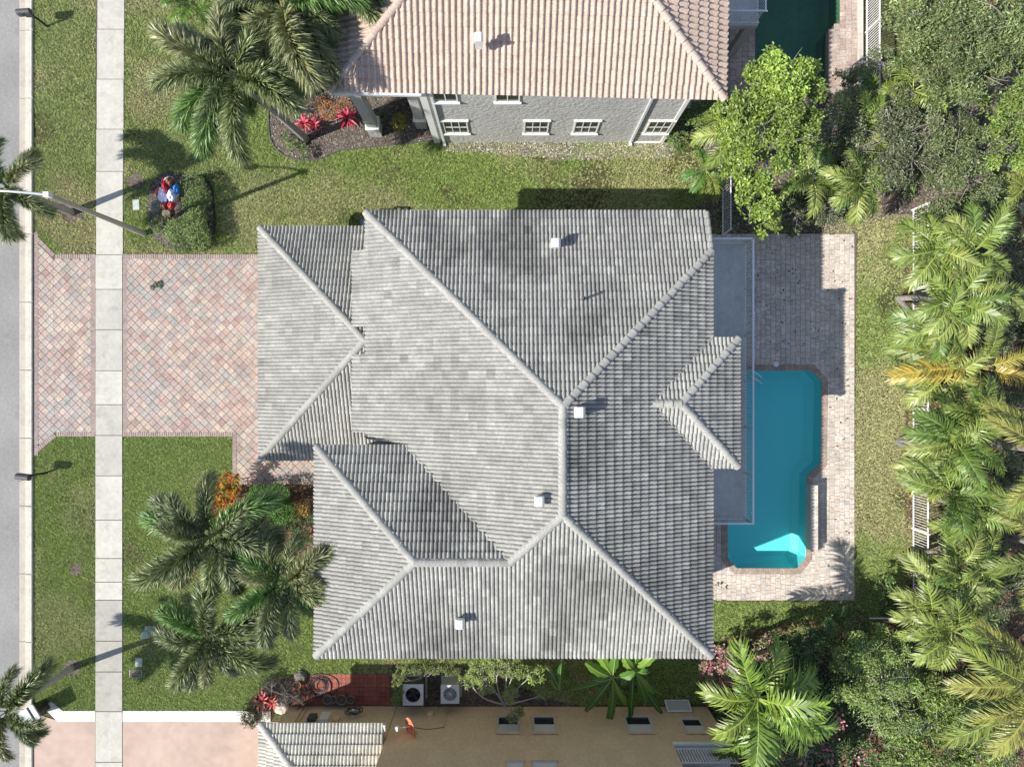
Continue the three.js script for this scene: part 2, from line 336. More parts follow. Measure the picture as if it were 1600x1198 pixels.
// neighbour's concrete drive with a painted white border
{
  const z0 = G2(0, 1110)[1], z1 = G2(0, 1127)[1], x1 = G2(383, 0)[0];
  const d = structure('concrete_drive', [prism([[SW1 + 0.02, z1 + 0.01], [-10.0, z1 + 0.01], [-10.0, 26], [SW1 + 0.02, 26]], 0.003, 0.035, 0, [], 0.09), prism([[XK1 + 0.03, 15.6], [G2(96, 0)[0], z1 + 0.01], [SW0 - 0.02, z1 + 0.01], [SW0 - 0.02, 26], [XK1 + 0.03, 26]], 0.003, 0.035, 0, [], 0.09)], M.pinkConcrete);
  part('painted_border', prism([[SW1 + 0.02, z0], [x1, z0], [x1 + 1.2, z0 + 0.02], [x1 + 1.2, z1], [SW1 + 0.02, z1]], 0.003, 0.045), M.whitePaint, d);
  part('painted_border', prism([[SW0 - 0.02, z0], [G2(98, 0)[0], z0], [G2(80, 0)[0], G2(0, 1096)[1]], [G2(66, 0)[0], G2(0, 1102)[1]], [G2(90, 0)[0], z1], [SW0 - 0.02, z1]], 0.003, 0.045), M.whitePaint, d);
}
// ---- pool deck: ashlar pavers in bands
const deckCols = [[0.76, 0.67, 0.585], [0.78, 0.7, 0.62], [0.73, 0.635, 0.55], [0.75, 0.685, 0.62], [0.71, 0.63, 0.565], [0.8, 0.72, 0.645], [0.74, 0.62, 0.53], [0.67, 0.595, 0.54]].map(c => C(...c));
const deckMats = deckCols.map(c => std(c, 0.88, { map: texGrain }));
const deckX1 = z => lerp(16.34, 16.12, (z + 7.1) / 17.4);
function ashlar(x0, x1, z0, z1, skip, seed, w = 0.235) {
  rnd = mulberry(seed); const cells = [], nb = Math.round((x1 - x0) / w), bw = (x1 - x0) / nb;
  for (let b = 0; b < nb; b++) {
    let z = z0 - R(0, 0.2);
    const wide = b + 1 < nb && false;
    while (z < z1) {
      const L = pick([0.157, 0.235, 0.235, 0.235, 0.32, 0.32]); const za = Math.max(z0, z), zb = Math.min(z1, z + L); z += L;
      if (zb - za < 0.05) continue;
      const xa = x0 + b * bw, xb = xa + bw, cx = (xa + xb) / 2, cz = (za + zb) / 2;
      if (skip(cx, cz)) continue;
      const split = L > 0.3 && rnd() < 0.0;
      cells.push({ poly: [[xa + 0.005, za + 0.005], [xb - 0.005, za + 0.005], [xb - 0.005, zb - 0.005], [xa + 0.005, zb - 0.005]], col: Math.floor(R(0, 8)) % 8, h: R(-0.003, 0.003), size: (xb - xa) * (zb - za) * (cx > 10.4 && cx < 16.3 ? 1.5 : 1) + rnd() * 0.001 });
    }
  }
  return cells;
}
{
  const out = grow(poolPoly, 0.14), base = [[7.12, -7.1], [16.34, -7.1], [16.12, 10.28], [7.12, 10.28]];
  const d = structure('pool_deck', prism(base, 0.002, 0.012, 0, [grow(poolPoly, 0.02)]), M.jointSand);
  const cells = ashlar(7.12, 16.22, -7.08, 10.26, (x, z) => inPoly([x, z], out), 51);
  paving(d, cells, 'paver', deckCols, deckMats, 0.04, 300, 'small_pavers');
  const copeCols = [[0.5, 0.38, 0.31], [0.47, 0.35, 0.29], [0.54, 0.42, 0.34], [0.46, 0.36, 0.31]].map(c => C(...c));
  const ring = grow(poolPoly, 0.26); if (area(ring) > 0) ring.reverse();
  const loop = [...ring, ring[0]];
  // bricks laid across the rim (the course lies to the right of the walk, hence negative width)
  const bricks = []; rnd = mulberry(53);
  const inn = grow(poolPoly, -0.03); if (area(inn) > 0) inn.reverse();
  for (let i = 0; i < ring.length; i++) {
    const a = ring[i], b = ring[(i + 1) % ring.length], p = inn[i], q = inn[(i + 1) % inn.length], n = Math.max(2, Math.round(Math.hypot(b[0] - a[0], b[1] - a[1]) / 0.115));
    const L = (u, v, t) => [lerp(u[0], v[0], t), lerp(u[1], v[1], t)];
    for (let k = 0; k < n; k++) { const e = 0.04; bricks.push(paint(prism([L(a, b, (k + e) / n), L(a, b, (k + 1 - e) / n), L(p, q, (k + 1 - e) / n), L(p, q, (k + e) / n)], 0.01, 0.058 + R(-0.002, 0.002), 0.008), pick(copeCols))); }
  }
  const c = part('coping_bricks', bricks, M.brick, d); c.userData.kind = 'stuff';
}
function basin(name, label, poly, depth, mat, waterY, group, shelf) {
  const c = poly.reduce((s, p) => [s[0] + p[0] / poly.length, s[1] + p[1] / poly.length], [0, 0]);
  const t = thing(name, label, 'pool', [c[0], 0, c[1]]);
  const outer = grow(poly, 0.2);
  // shell: walls as a ring, floor as a plate
  part('pool_wall', prism(outer, -depth - 0.2, -0.002, 0, [poly]), mat, t);
  part('pool_floor', sheet(grow(poly, 0.02), -depth + 0.001), mat, t);
  part('cove', (() => { const inn = grow(poly, -0.32), gs = []; for (let i = 0; i < poly.length; i++) { const j = (i + 1) % poly.length; const g = new THREE.BufferGeometry(); const a = poly[i], b = poly[j], p = inn[i], q = inn[j], y0 = -depth + 0.28, y1 = -depth + 0.01; g.setAttribute('position', new THREE.Float32BufferAttribute([a[0], y0, a[1], p[0], y1, p[1], b[0], y0, b[1], b[0], y0, b[1], p[0], y1, p[1], q[0], y1, q[1]], 3)); g.computeVertexNormals(); gs.push(worldUV(g)); } return join(gs); })(), mat, t);
  part('water_surface', sheet(grow(poly, -0.002), waterY), M.water, t);
  return t;
}

// ---------------------------------------------------------------- tiled roofs
const PITCH = 5 / 12, CP = 1 / Math.hypot(1, PITCH), SP = PITCH * CP;
const rollGrey = [[0, 0], [0.09, 0.7], [0.22, 1], [0.36, 0.86], [0.46, 0.05], [0.5, 0], [0.59, 0.7], [0.72, 1], [0.86, 0.86], [0.96, 0.05], [1, 0]];
const rollPink = [[0, 0.0], [0.12, 0.02], [0.3, 0.04], [0.4, 0.5], [0.52, 0.9], [0.66, 1], [0.8, 0.85], [0.92, 0.45], [1, 0.0]];
// plane: up = plan direction up the slope, at = plan point on the eave, h = height there, polys = convex plan polygons
function roofPlane(roof, plane, spec, bins) {
  const [vx, vz] = plane.up, ux = -vz, uz = vx, [ax, az] = plane.at, h0 = plane.h, { W, E, roll, rise } = spec;
  const uv = ([x, z]) => [((x - ax) * ux + (z - az) * uz), ((x - ax) * vx + (z - az) * vz) / CP];
  const nx = -vx * SP, ny = CP, nz = -vz * SP;
  const world = (u, v, n) => [ax + ux * u + vx * v * CP + nx * n, h0 + v * SP + ny * n, az + uz * u + vz * v * CP + nz * n];
  const deck = [];
  for (const poly of plane.polys) {
    const q = poly.map(uv), us = q.map(p => p[0]), vs = q.map(p => p[1]);
    // boarding under the tiles
    const ring = q.map(p => p.slice()); if (area(ring) < 0) ring.reverse();
    const shp = new THREE.Shape(ring.map(p => new THREE.Vector2(p[0], p[1])));
    const dg = new THREE.ExtrudeGeometry(shp, { depth: 0.1, bevelEnabled: false }), pa = dg.attributes.position;
    for (let i = 0; i < pa.count; i++) pa.setXYZ(i, ...world(pa.getX(i), pa.getY(i), pa.getZ(i) - 0.115));
    dg.computeVertexNormals(); deck.push(dg);
    const j0 = Math.floor((Math.min(...vs) + 1e-6) / E), j1 = Math.ceil(Math.max(...vs) / E), i0 = Math.floor(Math.min(...us) / W), i1 = Math.ceil(Math.max(...us) / W);
    for (let j = j0; j < j1; j++) for (let i = i0; i < i1; i++) {
      const u0 = i * W, v0 = j * E - (j === 0 ? 0.03 : 0), v1 = (j + 1) * E + 0.03;
      const rect = [[u0, v0 + 0.031], [u0 + W, v0 + 0.031], [u0 + W, v1 - 0.031], [u0, v1 - 0.031]];
      const whole = rect.every(p => inPoly(p, q) || (p[1] < 0.05)) && rect.slice(2).every(p => inPoly(p, q)) && inPoly([u0 + 0.02, v0 + 0.1], q) && inPoly([u0 + W - 0.02, v0 + 0.1], q);
      if (!whole && clipConvex(rect, q).length < 3) continue;
      const hs = hash2(i + 500, j + 500, plane.seed), h2 = hash2(i + 500, j + 500, plane.seed + 7);
      const lift = 0.062 + 0.014 * h2, sk = (hs - 0.5) * 0.012, tris = [];
      const pt = (t, top, v) => [u0 + t * W, v + sk * (1 - t), (v < v0 + 0.1 ? lift : 0.004) + top * rise];
      for (let k = 0; k + 1 < roll.length; k++) {
        const [t0, p0] = roll[k], [t1, p1] = roll[k + 1], A = pt(t0, p0, v0), B = pt(t1, p1, v0), Cc = pt(t1, p1, v1), D = pt(t0, p0, v1), a = [A[0], A[1], 0.003], b = [B[0], B[1], 0.003];
        tris.push([A, B, Cc], [A, Cc, D], [a, b, B], [a, B, A]);
      }
      const pos = [], uvs = [], ou = hs * 3, ov = h2 * 3;
      const put = p => { const w = world(...p); pos.push(...w); uvs.push(p[0] * 0.5 + ou, p[1] * 0.5 + ov); };
      for (const t of tris) {
        if (whole) { put(t[0]); put(t[1]); put(t[2]); continue; }
        const c = clipConvex(t, q.map(p => [p[0], p[1] < 0.02 ? p[1] - 0.06 : p[1]])); for (let k = 1; k + 1 < c.length; k++) { put(c[0]); put(c[k]); put(c[k + 1]); }
      }
      if (!pos.length) continue;
      const g = new THREE.BufferGeometry(); g.setAttribute('position', new THREE.Float32BufferAttribute(pos, 3)); g.setAttribute('uv', new THREE.Float32BufferAttribute(uvs, 2)); g.computeVertexNormals();
      const w = world(u0 + W / 2, v0 + E / 2, 0);
      { const pa = g.attributes.position, ca = new Float32Array(pa.count * 3), memo = new Map(); for (let q2 = 0; q2 < pa.count; q2++) { const X = pa.getX(q2), Z = pa.getZ(q2), key = Math.round(X * 50) + '_' + Math.round(Z * 50); let c = memo.get(key); if (!c) memo.set(key, c = spec.colour(X, Z, hs, h2, plane)); ca[q2 * 3] = c.r; ca[q2 * 3 + 1] = c.g; ca[q2 * 3 + 2] = c.b; } g.setAttribute('color', new THREE.BufferAttribute(ca, 3)); }
      bins.push({ g, whole, d: Math.hypot(w[0], H - w[1], w[2]) / (plane.show || 1) + hash2(i, j, 99) * 3 });
    }
  }
  part('roof_boarding', deck, M.roofDeck, roof);
}
function finishTiles(roof, bins, most = 300) {
  const w = bins.filter(b => b.whole).sort((a, b) => a.d - b.d), top = new Set(w.slice(0, most));
  for (const b of top) part('roof_tile', b.g, M.roofTile, roof);
  const rest = bins.filter(b => !top.has(b)).map(b => b.g);
  if (rest.length) part('roof_tiles', rest, M.roofTile, roof).userData.kind = 'stuff';
}
// half-round cap tiles laid from a (low) to b (high)
const capGeos = new Map();
function capGeo(r, L) {
  const key = r + '_' + L; if (capGeos.has(key)) return capGeos.get(key);
  const pos = [], uv = [], n = 8, arc = k => { const t = Math.PI * (k / n); return [Math.cos(t), Math.sin(t)]; };
  const q = (a, b, c, d) => { for (const p of [a, b, c, a, c, d]) { pos.push(...p); uv.push(p[0] * 0.7 + 0.3, p[2] * 0.7); } };
  for (let k = 0; k < n; k++) {
    const [c0, s0] = arc(k), [c1, s1] = arc(k + 1), lo = (c, s, e = 0) => [c * (r + 0.018 + e), s * (r * 0.8 + 0.035 + e), 0], hi = (c, s) => [c * r * 0.9, s * r * 0.72 + 0.0, L], li = (c, s) => [c * (r - 0.02), s * (r * 0.8 - 0.015), 0];
    q(lo(c0, s0), hi(c0, s0), hi(c1, s1), lo(c1, s1)); q(li(c0, s0), lo(c0, s0), lo(c1, s1), li(c1, s1));
  }
  const g = new THREE.BufferGeometry(); g.setAttribute('position', new THREE.Float32BufferAttribute(pos, 3)); g.setAttribute('uv', new THREE.Float32BufferAttribute(uv, 2)); g.computeVertexNormals(); capGeos.set(key, g); return g;
}
function caps(roof, a, b, mats, r = 0.14, pitch = 0.385, mortar = M.mortar) {
  const A = V(...a), B = V(...b), d = B.clone().sub(A), L = d.length(); d.normalize();
  const side = V(0, 1, 0).cross(d).normalize(), up = d.clone().cross(side).normalize(), n = Math.max(1, Math.round(L / pitch)), e = L / n;
  for (let k = 0; k < n; k++) {
    const p = A.clone().addScaledVector(d, k * e - 0.01).addScaledVector(up, 0.035 + 0.004 * rnd()).addScaledVector(side, R(-0.006, 0.006));
    const m = new THREE.Matrix4().makeBasis(side.clone().multiplyScalar(R(0.97, 1.03)), up, d.clone().multiplyScalar(e / pitch)).setPosition(p);
    piece('hip_cap', capGeo(r, pitch + 0.05), pick(mats), roof, m);
  }
  if (mortar) {
    const w = r + 0.035, g = new THREE.BufferGeometry(), c = (s, t, u) => { const q = A.clone().addScaledVector(side, s).addScaledVector(d, t).addScaledVector(up, u); return [q.x, q.y, q.z]; };
    const v = [c(-w, 0.03, 0.0), c(-w * 0.75, 0.03, 0.075), c(w * 0.75, 0.03, 0.075), c(w, 0.03, 0.0), c(-w, L, 0.0), c(-w * 0.75, L, 0.075), c(w * 0.75, L, 0.075), c(w, L, 0.0)];
    const f = [0, 1, 5, 0, 5, 4, 1, 2, 6, 1, 6, 5, 2, 3, 7, 2, 7, 6, 0, 2, 1, 0, 3, 2]; g.setAttribute('position', new THREE.Float32BufferAttribute(f.flatMap(i => v[i]), 3)); g.computeVertexNormals(); part('hip_mortar', worldUV(g, 0.5), mortar, roof);
  }
}
// ---- the grey roofed house
const RX = 1.78, RZ0 = 0.80, RZ1 = 4.59, RH = 8.55, EX = 7.64, SZ = 10.45, NZ = -6.74, WRZ = 6.43;
const hN = z => RH - PITCH * (RZ0 - z), hW = x => RH - PITCH * (RX - x), hE = x => RH - PITCH * (x - RX), hS = z => RH - PITCH * (z - RZ1);
const WH = hS(WRZ);                        // ridge height of the front wing
const house = thing('grey_roof_house', 'large house with weathered grey tile hip roof in the middle', 'house', [0, 0, 2]);
const houseWalls = part('wall', [
  prism([[-5.3, -6.2], [7.1, -6.2], [7.1, 9.9], [-7, 9.9], [-7, 2.9], [-5.3, 2.9]], 0, 5.45),
  prism([[-3.6, -4.5], [7.1, -4.5], [7.1, 9.9], [-7, 9.9], [-7, 2.9], [-3.6, 2.9]], 5.45, 6.12),
  prism([[-10.4, -6.15], [-5.3, -6.15], [-5.3, 2.75], [-10.4, 2.75]], 0, 2.9)], M.creamWall, house);
const roofMain = part('roof', [box(-3.4, 6.9, 6.0, 6.1, -4.2, 9.6)], M.roofDeck, house);
{
  // weathering of concrete tiles: lichen-dark blotches, pale bare cement, tile to tile variation
  const colour = (x, z, a, b, plane) => {
    const n = fbm(x * 0.42 + 3, z * 0.42 + 8, 5, 4), m = fbm(x * 1.5, z * 1.5, 8, 3), dk = sstep(0.5, 0.72, n) * plane.stain;
    let g = plane.g + 0.11 * (a - 0.5) + 0.12 * (m - 0.5) - 0.2 * dk; if (b > 0.93) g += 0.06; if (b < 0.05) g -= 0.06;
    return C(g * 1.01, g, g * (0.955 - 0.01 * a));
  };
  const spec = { W: 0.312, E: 0.365, roll: rollGrey, rise: 0.08, colour }, bins = [];
  const dm = { z: 0.74, h: 2.44, x: 8.68 };
  const dz0 = dm.z - dm.h, dz1 = dm.z + dm.h, dap = dm.x - dm.h, dwx = EX - dm.h;
  const planes = [
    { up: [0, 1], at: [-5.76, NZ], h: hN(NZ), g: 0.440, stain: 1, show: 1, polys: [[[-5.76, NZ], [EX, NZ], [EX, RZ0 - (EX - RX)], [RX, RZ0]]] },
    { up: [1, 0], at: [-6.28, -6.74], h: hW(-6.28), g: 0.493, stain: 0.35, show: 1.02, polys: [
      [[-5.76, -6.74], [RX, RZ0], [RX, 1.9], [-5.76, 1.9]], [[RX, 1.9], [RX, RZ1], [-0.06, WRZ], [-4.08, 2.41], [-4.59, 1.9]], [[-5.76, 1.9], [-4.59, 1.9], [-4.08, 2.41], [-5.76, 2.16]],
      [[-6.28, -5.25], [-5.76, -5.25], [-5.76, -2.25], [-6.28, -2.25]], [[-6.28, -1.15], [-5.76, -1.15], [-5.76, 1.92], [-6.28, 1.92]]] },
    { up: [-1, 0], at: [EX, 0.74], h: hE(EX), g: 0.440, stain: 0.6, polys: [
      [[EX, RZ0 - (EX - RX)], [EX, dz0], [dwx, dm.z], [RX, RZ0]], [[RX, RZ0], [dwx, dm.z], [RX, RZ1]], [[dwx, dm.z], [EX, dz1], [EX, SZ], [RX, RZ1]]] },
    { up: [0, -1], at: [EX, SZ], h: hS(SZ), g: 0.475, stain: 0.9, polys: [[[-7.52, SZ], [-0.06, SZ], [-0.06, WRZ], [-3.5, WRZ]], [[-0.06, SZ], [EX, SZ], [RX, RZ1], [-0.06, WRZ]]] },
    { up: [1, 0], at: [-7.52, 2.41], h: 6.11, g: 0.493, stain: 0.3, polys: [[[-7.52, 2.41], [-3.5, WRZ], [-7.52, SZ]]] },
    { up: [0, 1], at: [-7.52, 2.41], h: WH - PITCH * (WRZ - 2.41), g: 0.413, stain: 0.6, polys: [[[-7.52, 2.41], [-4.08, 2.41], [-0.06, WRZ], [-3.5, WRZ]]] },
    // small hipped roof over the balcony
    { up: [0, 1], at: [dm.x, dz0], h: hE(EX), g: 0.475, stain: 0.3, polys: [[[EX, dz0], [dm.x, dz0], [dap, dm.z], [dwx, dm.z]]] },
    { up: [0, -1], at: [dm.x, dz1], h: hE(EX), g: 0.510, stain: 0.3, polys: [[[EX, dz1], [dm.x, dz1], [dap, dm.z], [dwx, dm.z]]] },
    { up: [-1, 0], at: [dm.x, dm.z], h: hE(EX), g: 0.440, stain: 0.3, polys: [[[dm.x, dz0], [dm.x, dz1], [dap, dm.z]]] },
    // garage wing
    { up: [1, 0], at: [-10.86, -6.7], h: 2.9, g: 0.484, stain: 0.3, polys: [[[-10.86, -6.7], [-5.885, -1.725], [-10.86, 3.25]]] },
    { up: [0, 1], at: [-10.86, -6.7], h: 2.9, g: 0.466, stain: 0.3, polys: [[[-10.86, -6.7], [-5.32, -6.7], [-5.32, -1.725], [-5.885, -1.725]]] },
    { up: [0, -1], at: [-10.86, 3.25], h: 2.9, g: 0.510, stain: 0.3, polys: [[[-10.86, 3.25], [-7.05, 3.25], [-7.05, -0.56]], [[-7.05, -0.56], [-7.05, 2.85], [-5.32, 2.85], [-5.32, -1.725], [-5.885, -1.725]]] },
  ];
  planes.forEach((p, i) => { p.seed = 100 + i * 13; roofPlane(roofMain, p, spec, bins); });
  finishTiles(roofMain, bins, 300);
  rnd = mulberry(61);
  const k = M.cap;
  caps(roofMain, [-5.76, hN(NZ), NZ], [RX, RH, RZ0], k); caps(roofMain, [EX, hE(EX), RZ0 - (EX - RX)], [RX, RH, RZ0], k, 0.14, 0.385, null);
  caps(roofMain, [EX, hE(EX), SZ], [RX, RH, RZ1], k); caps(roofMain, [RX, RH, RZ1], [RX, RH, RZ0], k);
  caps(roofMain, [-0.06, WH, WRZ], [RX, RH, RZ1], k); caps(roofMain, [-3.5, WH, WRZ], [-0.06, WH, WRZ], k);
  caps(roofMain, [-7.52, 6.11, 2.41], [-3.5, WH, WRZ], k); caps(roofMain, [-7.52, 6.11, SZ], [-3.5, WH, WRZ], k);
  caps(roofMain, [dm.x, hE(EX), dz0], [dap, hE(EX) + dm.h * PITCH, dm.z], k, 0.14, 0.385, null); caps(roofMain, [dm.x, hE(EX), dz1], [dap, hE(EX) + dm.h * PITCH, dm.z], k);
  caps(roofMain, [dap, hE(EX) + dm.h * PITCH, dm.z], [dwx, hE(EX) + dm.h * PITCH, dm.z], k);
  caps(roofMain, [-10.86, 2.9, -6.7], [-5.885, 2.9 + PITCH * 4.975, -1.725], k); caps(roofMain, [-10.86, 2.9, 3.25], [-5.885, 2.9 + PITCH * 4.975, -1.725], k);
  caps(roofMain, [-5.885, 2.9 + PITCH * 4.975, -1.725], [-5.4, 2.9 + PITCH * 4.975, -1.725], k);
  // rake tiles at the north-east verge
  for (let i = 0; i < 5; i++) { const z = NZ + 0.02 + i * 0.335; piece('verge_tile', capGeo(0.1, 0.39), k[i % 4], roofMain, new THREE.Matrix4().makeBasis(V(1, 0, 0), V(0, CP, -SP), V(0, SP, CP)).setPosition(EX + 0.02, hN(z) + 0.04, z)); }
  // fascia and gutters
  const fas = (x0, z0, x1, z1, h) => part('fascia', (() => { const L = Math.hypot(x1 - x0, z1 - z0), g = new THREE.BoxGeometry(L, 0.16, 0.03); g.rotateY(-Math.atan2(z1 - z0, x1 - x0)); g.translate((x0 + x1) / 2, h - 0.11, (z0 + z1) / 2); return worldUV(g); })(), M.white, house);
  fas(-5.7, NZ + 0.06, EX - 0.03, NZ + 0.06, hN(NZ)); fas(-7.45, SZ - 0.06, EX - 0.05, SZ - 0.06, hS(SZ)); fas(EX - 0.06, dz1, EX - 0.06, SZ - 0.08, hE(EX)); fas(-7.46, 2.5, -7.46, SZ - 0.08, 6.11);
  fas(-10.8, -6.6, -10.8, 3.15, 2.9); fas(dm.x - 0.06, dz0 + 0.05, dm.x - 0.06, dz1 - 0.05, hE(EX));
}
// box vents and a plumbing stack on the roof
function vent(px, py, h, parent, turn = 0, s = 1, name = 'roof_vent') {
  const [x, y, z] = P(px, py, h + 0.4 * s), w = 0.155 * s, mk = (a, b, c, d, e, f) => { const g = new THREE.BoxGeometry(b - a, d - c, f - e); g.translate((a + b) / 2, (c + d) / 2, (e + f) / 2); g.rotateY(turn); g.translate(x, h, z); return worldUV(g); };
  const hood = new THREE.Shape([[-w * 0.95, 0.36], [-w * 0.95, 0.46], [-w * 0.5, 0.55], [w * 0.7, 0.55], [w * 1.15, 0.46], [w * 1.15, 0.36]].map(p => new THREE.Vector2(p[0], p[1] * s)));
  const g = new THREE.ExtrudeGeometry(hood, { depth: w * 2.1, bevelEnabled: true, bevelSize: 0.012, bevelThickness: 0.012, bevelSegments: 1 }); g.translate(0, 0, -w * 1.05); g.rotateY(turn); g.translate(x, h, z);
  const v = part(name, worldUV(g), M.galv, parent);
  part('vent_base', mk(-w * 0.8, w * 0.8, -0.15, 0.37 * s, -w * 0.8, w * 0.8), M.galv, v);
  return v;
}
vent(868, 380, hN(-5.0), house); vent(905, 644, 8.2, house, 0, 1.1); vent(842, 783, 8.2, house); vent(718, 974, 6.85, house);
{ const [x, , z] = P(911, 467, 7.2); part('plumbing_stack', [tube([V(x, 6.9, z), V(x, 7.6, z)], 0.05, 10)], M.darkGrey, house); }
// balcony behind the house
{
  const x0 = 7.12, x1 = 10.06, z0 = -6.06, z1 = 5.86, y = 3.0;
  const b = part('balcony', cbox(x0, x1, y - 0.2, y, z0, z1, 0.01), M.balconyFloor, house);
  const railing = (pts) => {
    for (let i = 0; i + 1 < pts.length; i++) {
      const [ax, az] = pts[i], [bx, bz] = pts[i + 1], L = Math.hypot(bx - ax, bz - az), dx = (bx - ax) / L, dz = (bz - az) / L;
      const bar = (h, t, w) => { const g = new THREE.BoxGeometry(L + w, t, w); g.rotateY(-Math.atan2(dz, dx)); g.translate((ax + bx) / 2, y + h, (az + bz) / 2); return worldUV(g); };
      const r = part('railing', [bar(1.05, 0.05, 0.075), bar(0.12, 0.04, 0.05)], M.railGrey, house);
      const n = Math.round(L / 0.125), geo = box(-0.016, 0.016, 0.12, 1.05, -0.016, 0.016);
      for (let k = 1; k < n; k++) { const s = k * L / n; piece('baluster', geo, M.railGrey, r, new THREE.Matrix4().setPosition(ax + dx * s, y, az + dz * s)); }
      const np = Math.max(1, Math.round(L / 2)), pg = box(-0.03, 0.03, 0, 1.08, -0.03, 0.03);
      for (let k = 0; k <= np; k++) { const s = k * L / np; piece('post', pg, M.railGrey, r, new THREE.Matrix4().setPosition(ax + dx * s, y, az + dz * s)); }
    }
  };
  railing([[x0 + 0.02, z0 + 0.06], [x1 - 0.06, z0 + 0.06], [x1 - 0.06, z1 - 0.06], [x0 + 0.02, z1 - 0.06]]);
  for (const z of [-5.7, -1.5, 3.0, 5.5]) part('column', cbox(9.45, 9.85, 0, y - 0.2, z - 0.2, z + 0.2, 0.01), M.creamWall, house);
  for (const z of [-1.35, 2.83]) part('column', cbox(8.1, 8.45, y, 6.0, z - 0.17, z + 0.17, 0.01), M.creamWall, house);
  part('beam', [box(8.05, 8.5, 5.75, 5.98, -1.55, 3.03), box(7.1, 8.05, 5.75, 5.98, -1.55, -1.2), box(7.1, 8.05, 5.75, 5.98, 2.65, 3.03)], M.creamWall, house);
  // folded dark chair left in the corner of the balcony
  const ch = thing('balcony_chair', 'dark chair in the corner of the balcony under the eave', 'chair', [7.65, y, 5.3]);
  part('seat', cbox(7.4, 7.95, y + 0.4, y + 0.45, 5.0, 5.5, 0.01), M.darkGrey, ch); part('backrest', cbox(7.4, 7.46, y + 0.45, y + 0.95, 5.0, 5.5, 0.01), M.darkGrey, ch);
  for (const [a, c] of [[7.43, 5.03], [7.91, 5.03], [7.43, 5.46], [7.91, 5.46]]) part('leg', box(a - 0.02, a + 0.02, y, y + 0.4, c - 0.02, c + 0.02), M.darkGrey, ch);
}

// ---------------------------------------------------------------- pools
const pool = basin('swimming_pool', 'turquoise swimming pool with clipped corners behind the grey roof house', poolPoly, 1.15, M.poolShell, -0.09);
{
  // handrail by the steps and the low raised wall along the pool
  const [x, , z] = P(1180, 582, 0.6), t = thing('pool_handrail', 'bent steel handrail at the pool edge beside the balcony', 'handrail', [x, 0, z]);
  for (const dz of [0, 0.28]) part('rail', tube(curve([[x - 0.25, 0.04, z - 0.15 + dz], [x - 0.22, 0.75, z - 0.1 + dz], [x + 0.25, 0.7, z + 0.2 + dz], [x + 0.42, -0.15, z + 0.38 + dz]], 18), 0.024, 8), M.galv, t);
  const a = P(1267.5, 758, 0.66), b = P(1279, 862, 0.66), w = thing('raised_pool_wall', 'low raised wall with pale stone cap along the pool', 'wall', [(a[0] + b[0]) / 2, 0, (a[2] + b[2]) / 2]);
  part('wall_body', box(a[0] + 0.03, b[0] - 0.03, 0.03, 0.6, a[2] + 0.03, b[2] - 0.03), M.creamWall, w);
  const n = 9; for (let i = 0; i < n; i++) part('cap_stone', cbox(a[0], b[0], 0.602, 0.66, lerp(a[2], b[2], i / n) + 0.004, lerp(a[2], b[2], (i + 1) / n) - 0.004, 0.01), deckMats[[0, 1, 5][i % 3]], w);
  const s = P(1213, 569, 0.05), k = thing('skimmer_lid', 'round white skimmer lid in the deck above the pool', 'lid', [s[0], 0.04, s[2]]);
  const disc = new THREE.LatheGeometry([[0, 0.02], [0.1, 0.022], [0.125, 0.016], [0.13, 0]].map(p => new THREE.Vector2(...p)), 24); disc.translate(s[0], 0.042, s[2]); part('cover', disc, M.white, k);
  for (const d of [-0.04, 0.04]) part('finger_hole', box(s[0] + d - 0.012, s[0] + d + 0.012, 0.063, 0.066, s[2] - 0.012, s[2] + 0.012), M.dark, k);
}
basin('green_pool', 'dark green neglected pool beside the pink roof house', greenPoolPoly, 1.3, M.poolGreen, -0.1);
{ // paving round the green pool
  const d = structure('neighbour_pool_deck', [prism([[7.2, -26], [11.58, -26], [11.58, -13.0], [7.2, -13.0]], 0.002, 0.03), prism([[greenPoolPoly[1][0] + 0.03, -26], [16.6, -26], [16.5, -13.6], [greenPoolPoly[4][0] + 0.03, -13.6], [greenPoolPoly[3][0] + 0.03, greenPoolPoly[3][1]], [greenPoolPoly[2][0] + 0.03, greenPoolPoly[2][1]]], 0.002, 0.03)], M.jointSand);
  const skip = (x, z) => inPoly([x, z], grow(greenPoolPoly, 0.08));
  const c1 = ashlar(14.7, 16.35, -19, -13.7, skip, 71, 0.27), c2 = ashlar(7.3, 11.5, -18.5, -13.0, skip, 72, 0.3);
  const cols = [[0.6, 0.46, 0.39], [0.64, 0.5, 0.43], [0.55, 0.42, 0.36], [0.66, 0.55, 0.47], [0.57, 0.46, 0.4], [0.6, 0.5, 0.44], [0.54, 0.4, 0.34], [0.58, 0.48, 0.43]].map(c => C(...c)), mats = cols.map(c => std(c, 0.9, { map: texGrain }));
  paving(d, [...c1, ...c2], 'paver', cols, mats, 0.05, 300, 'small_pavers');
  part('kerb_strip', cbox(16.35, 16.6, 0.03, 0.12, -19, -14.0, 0.01), M.kerb, d);
}
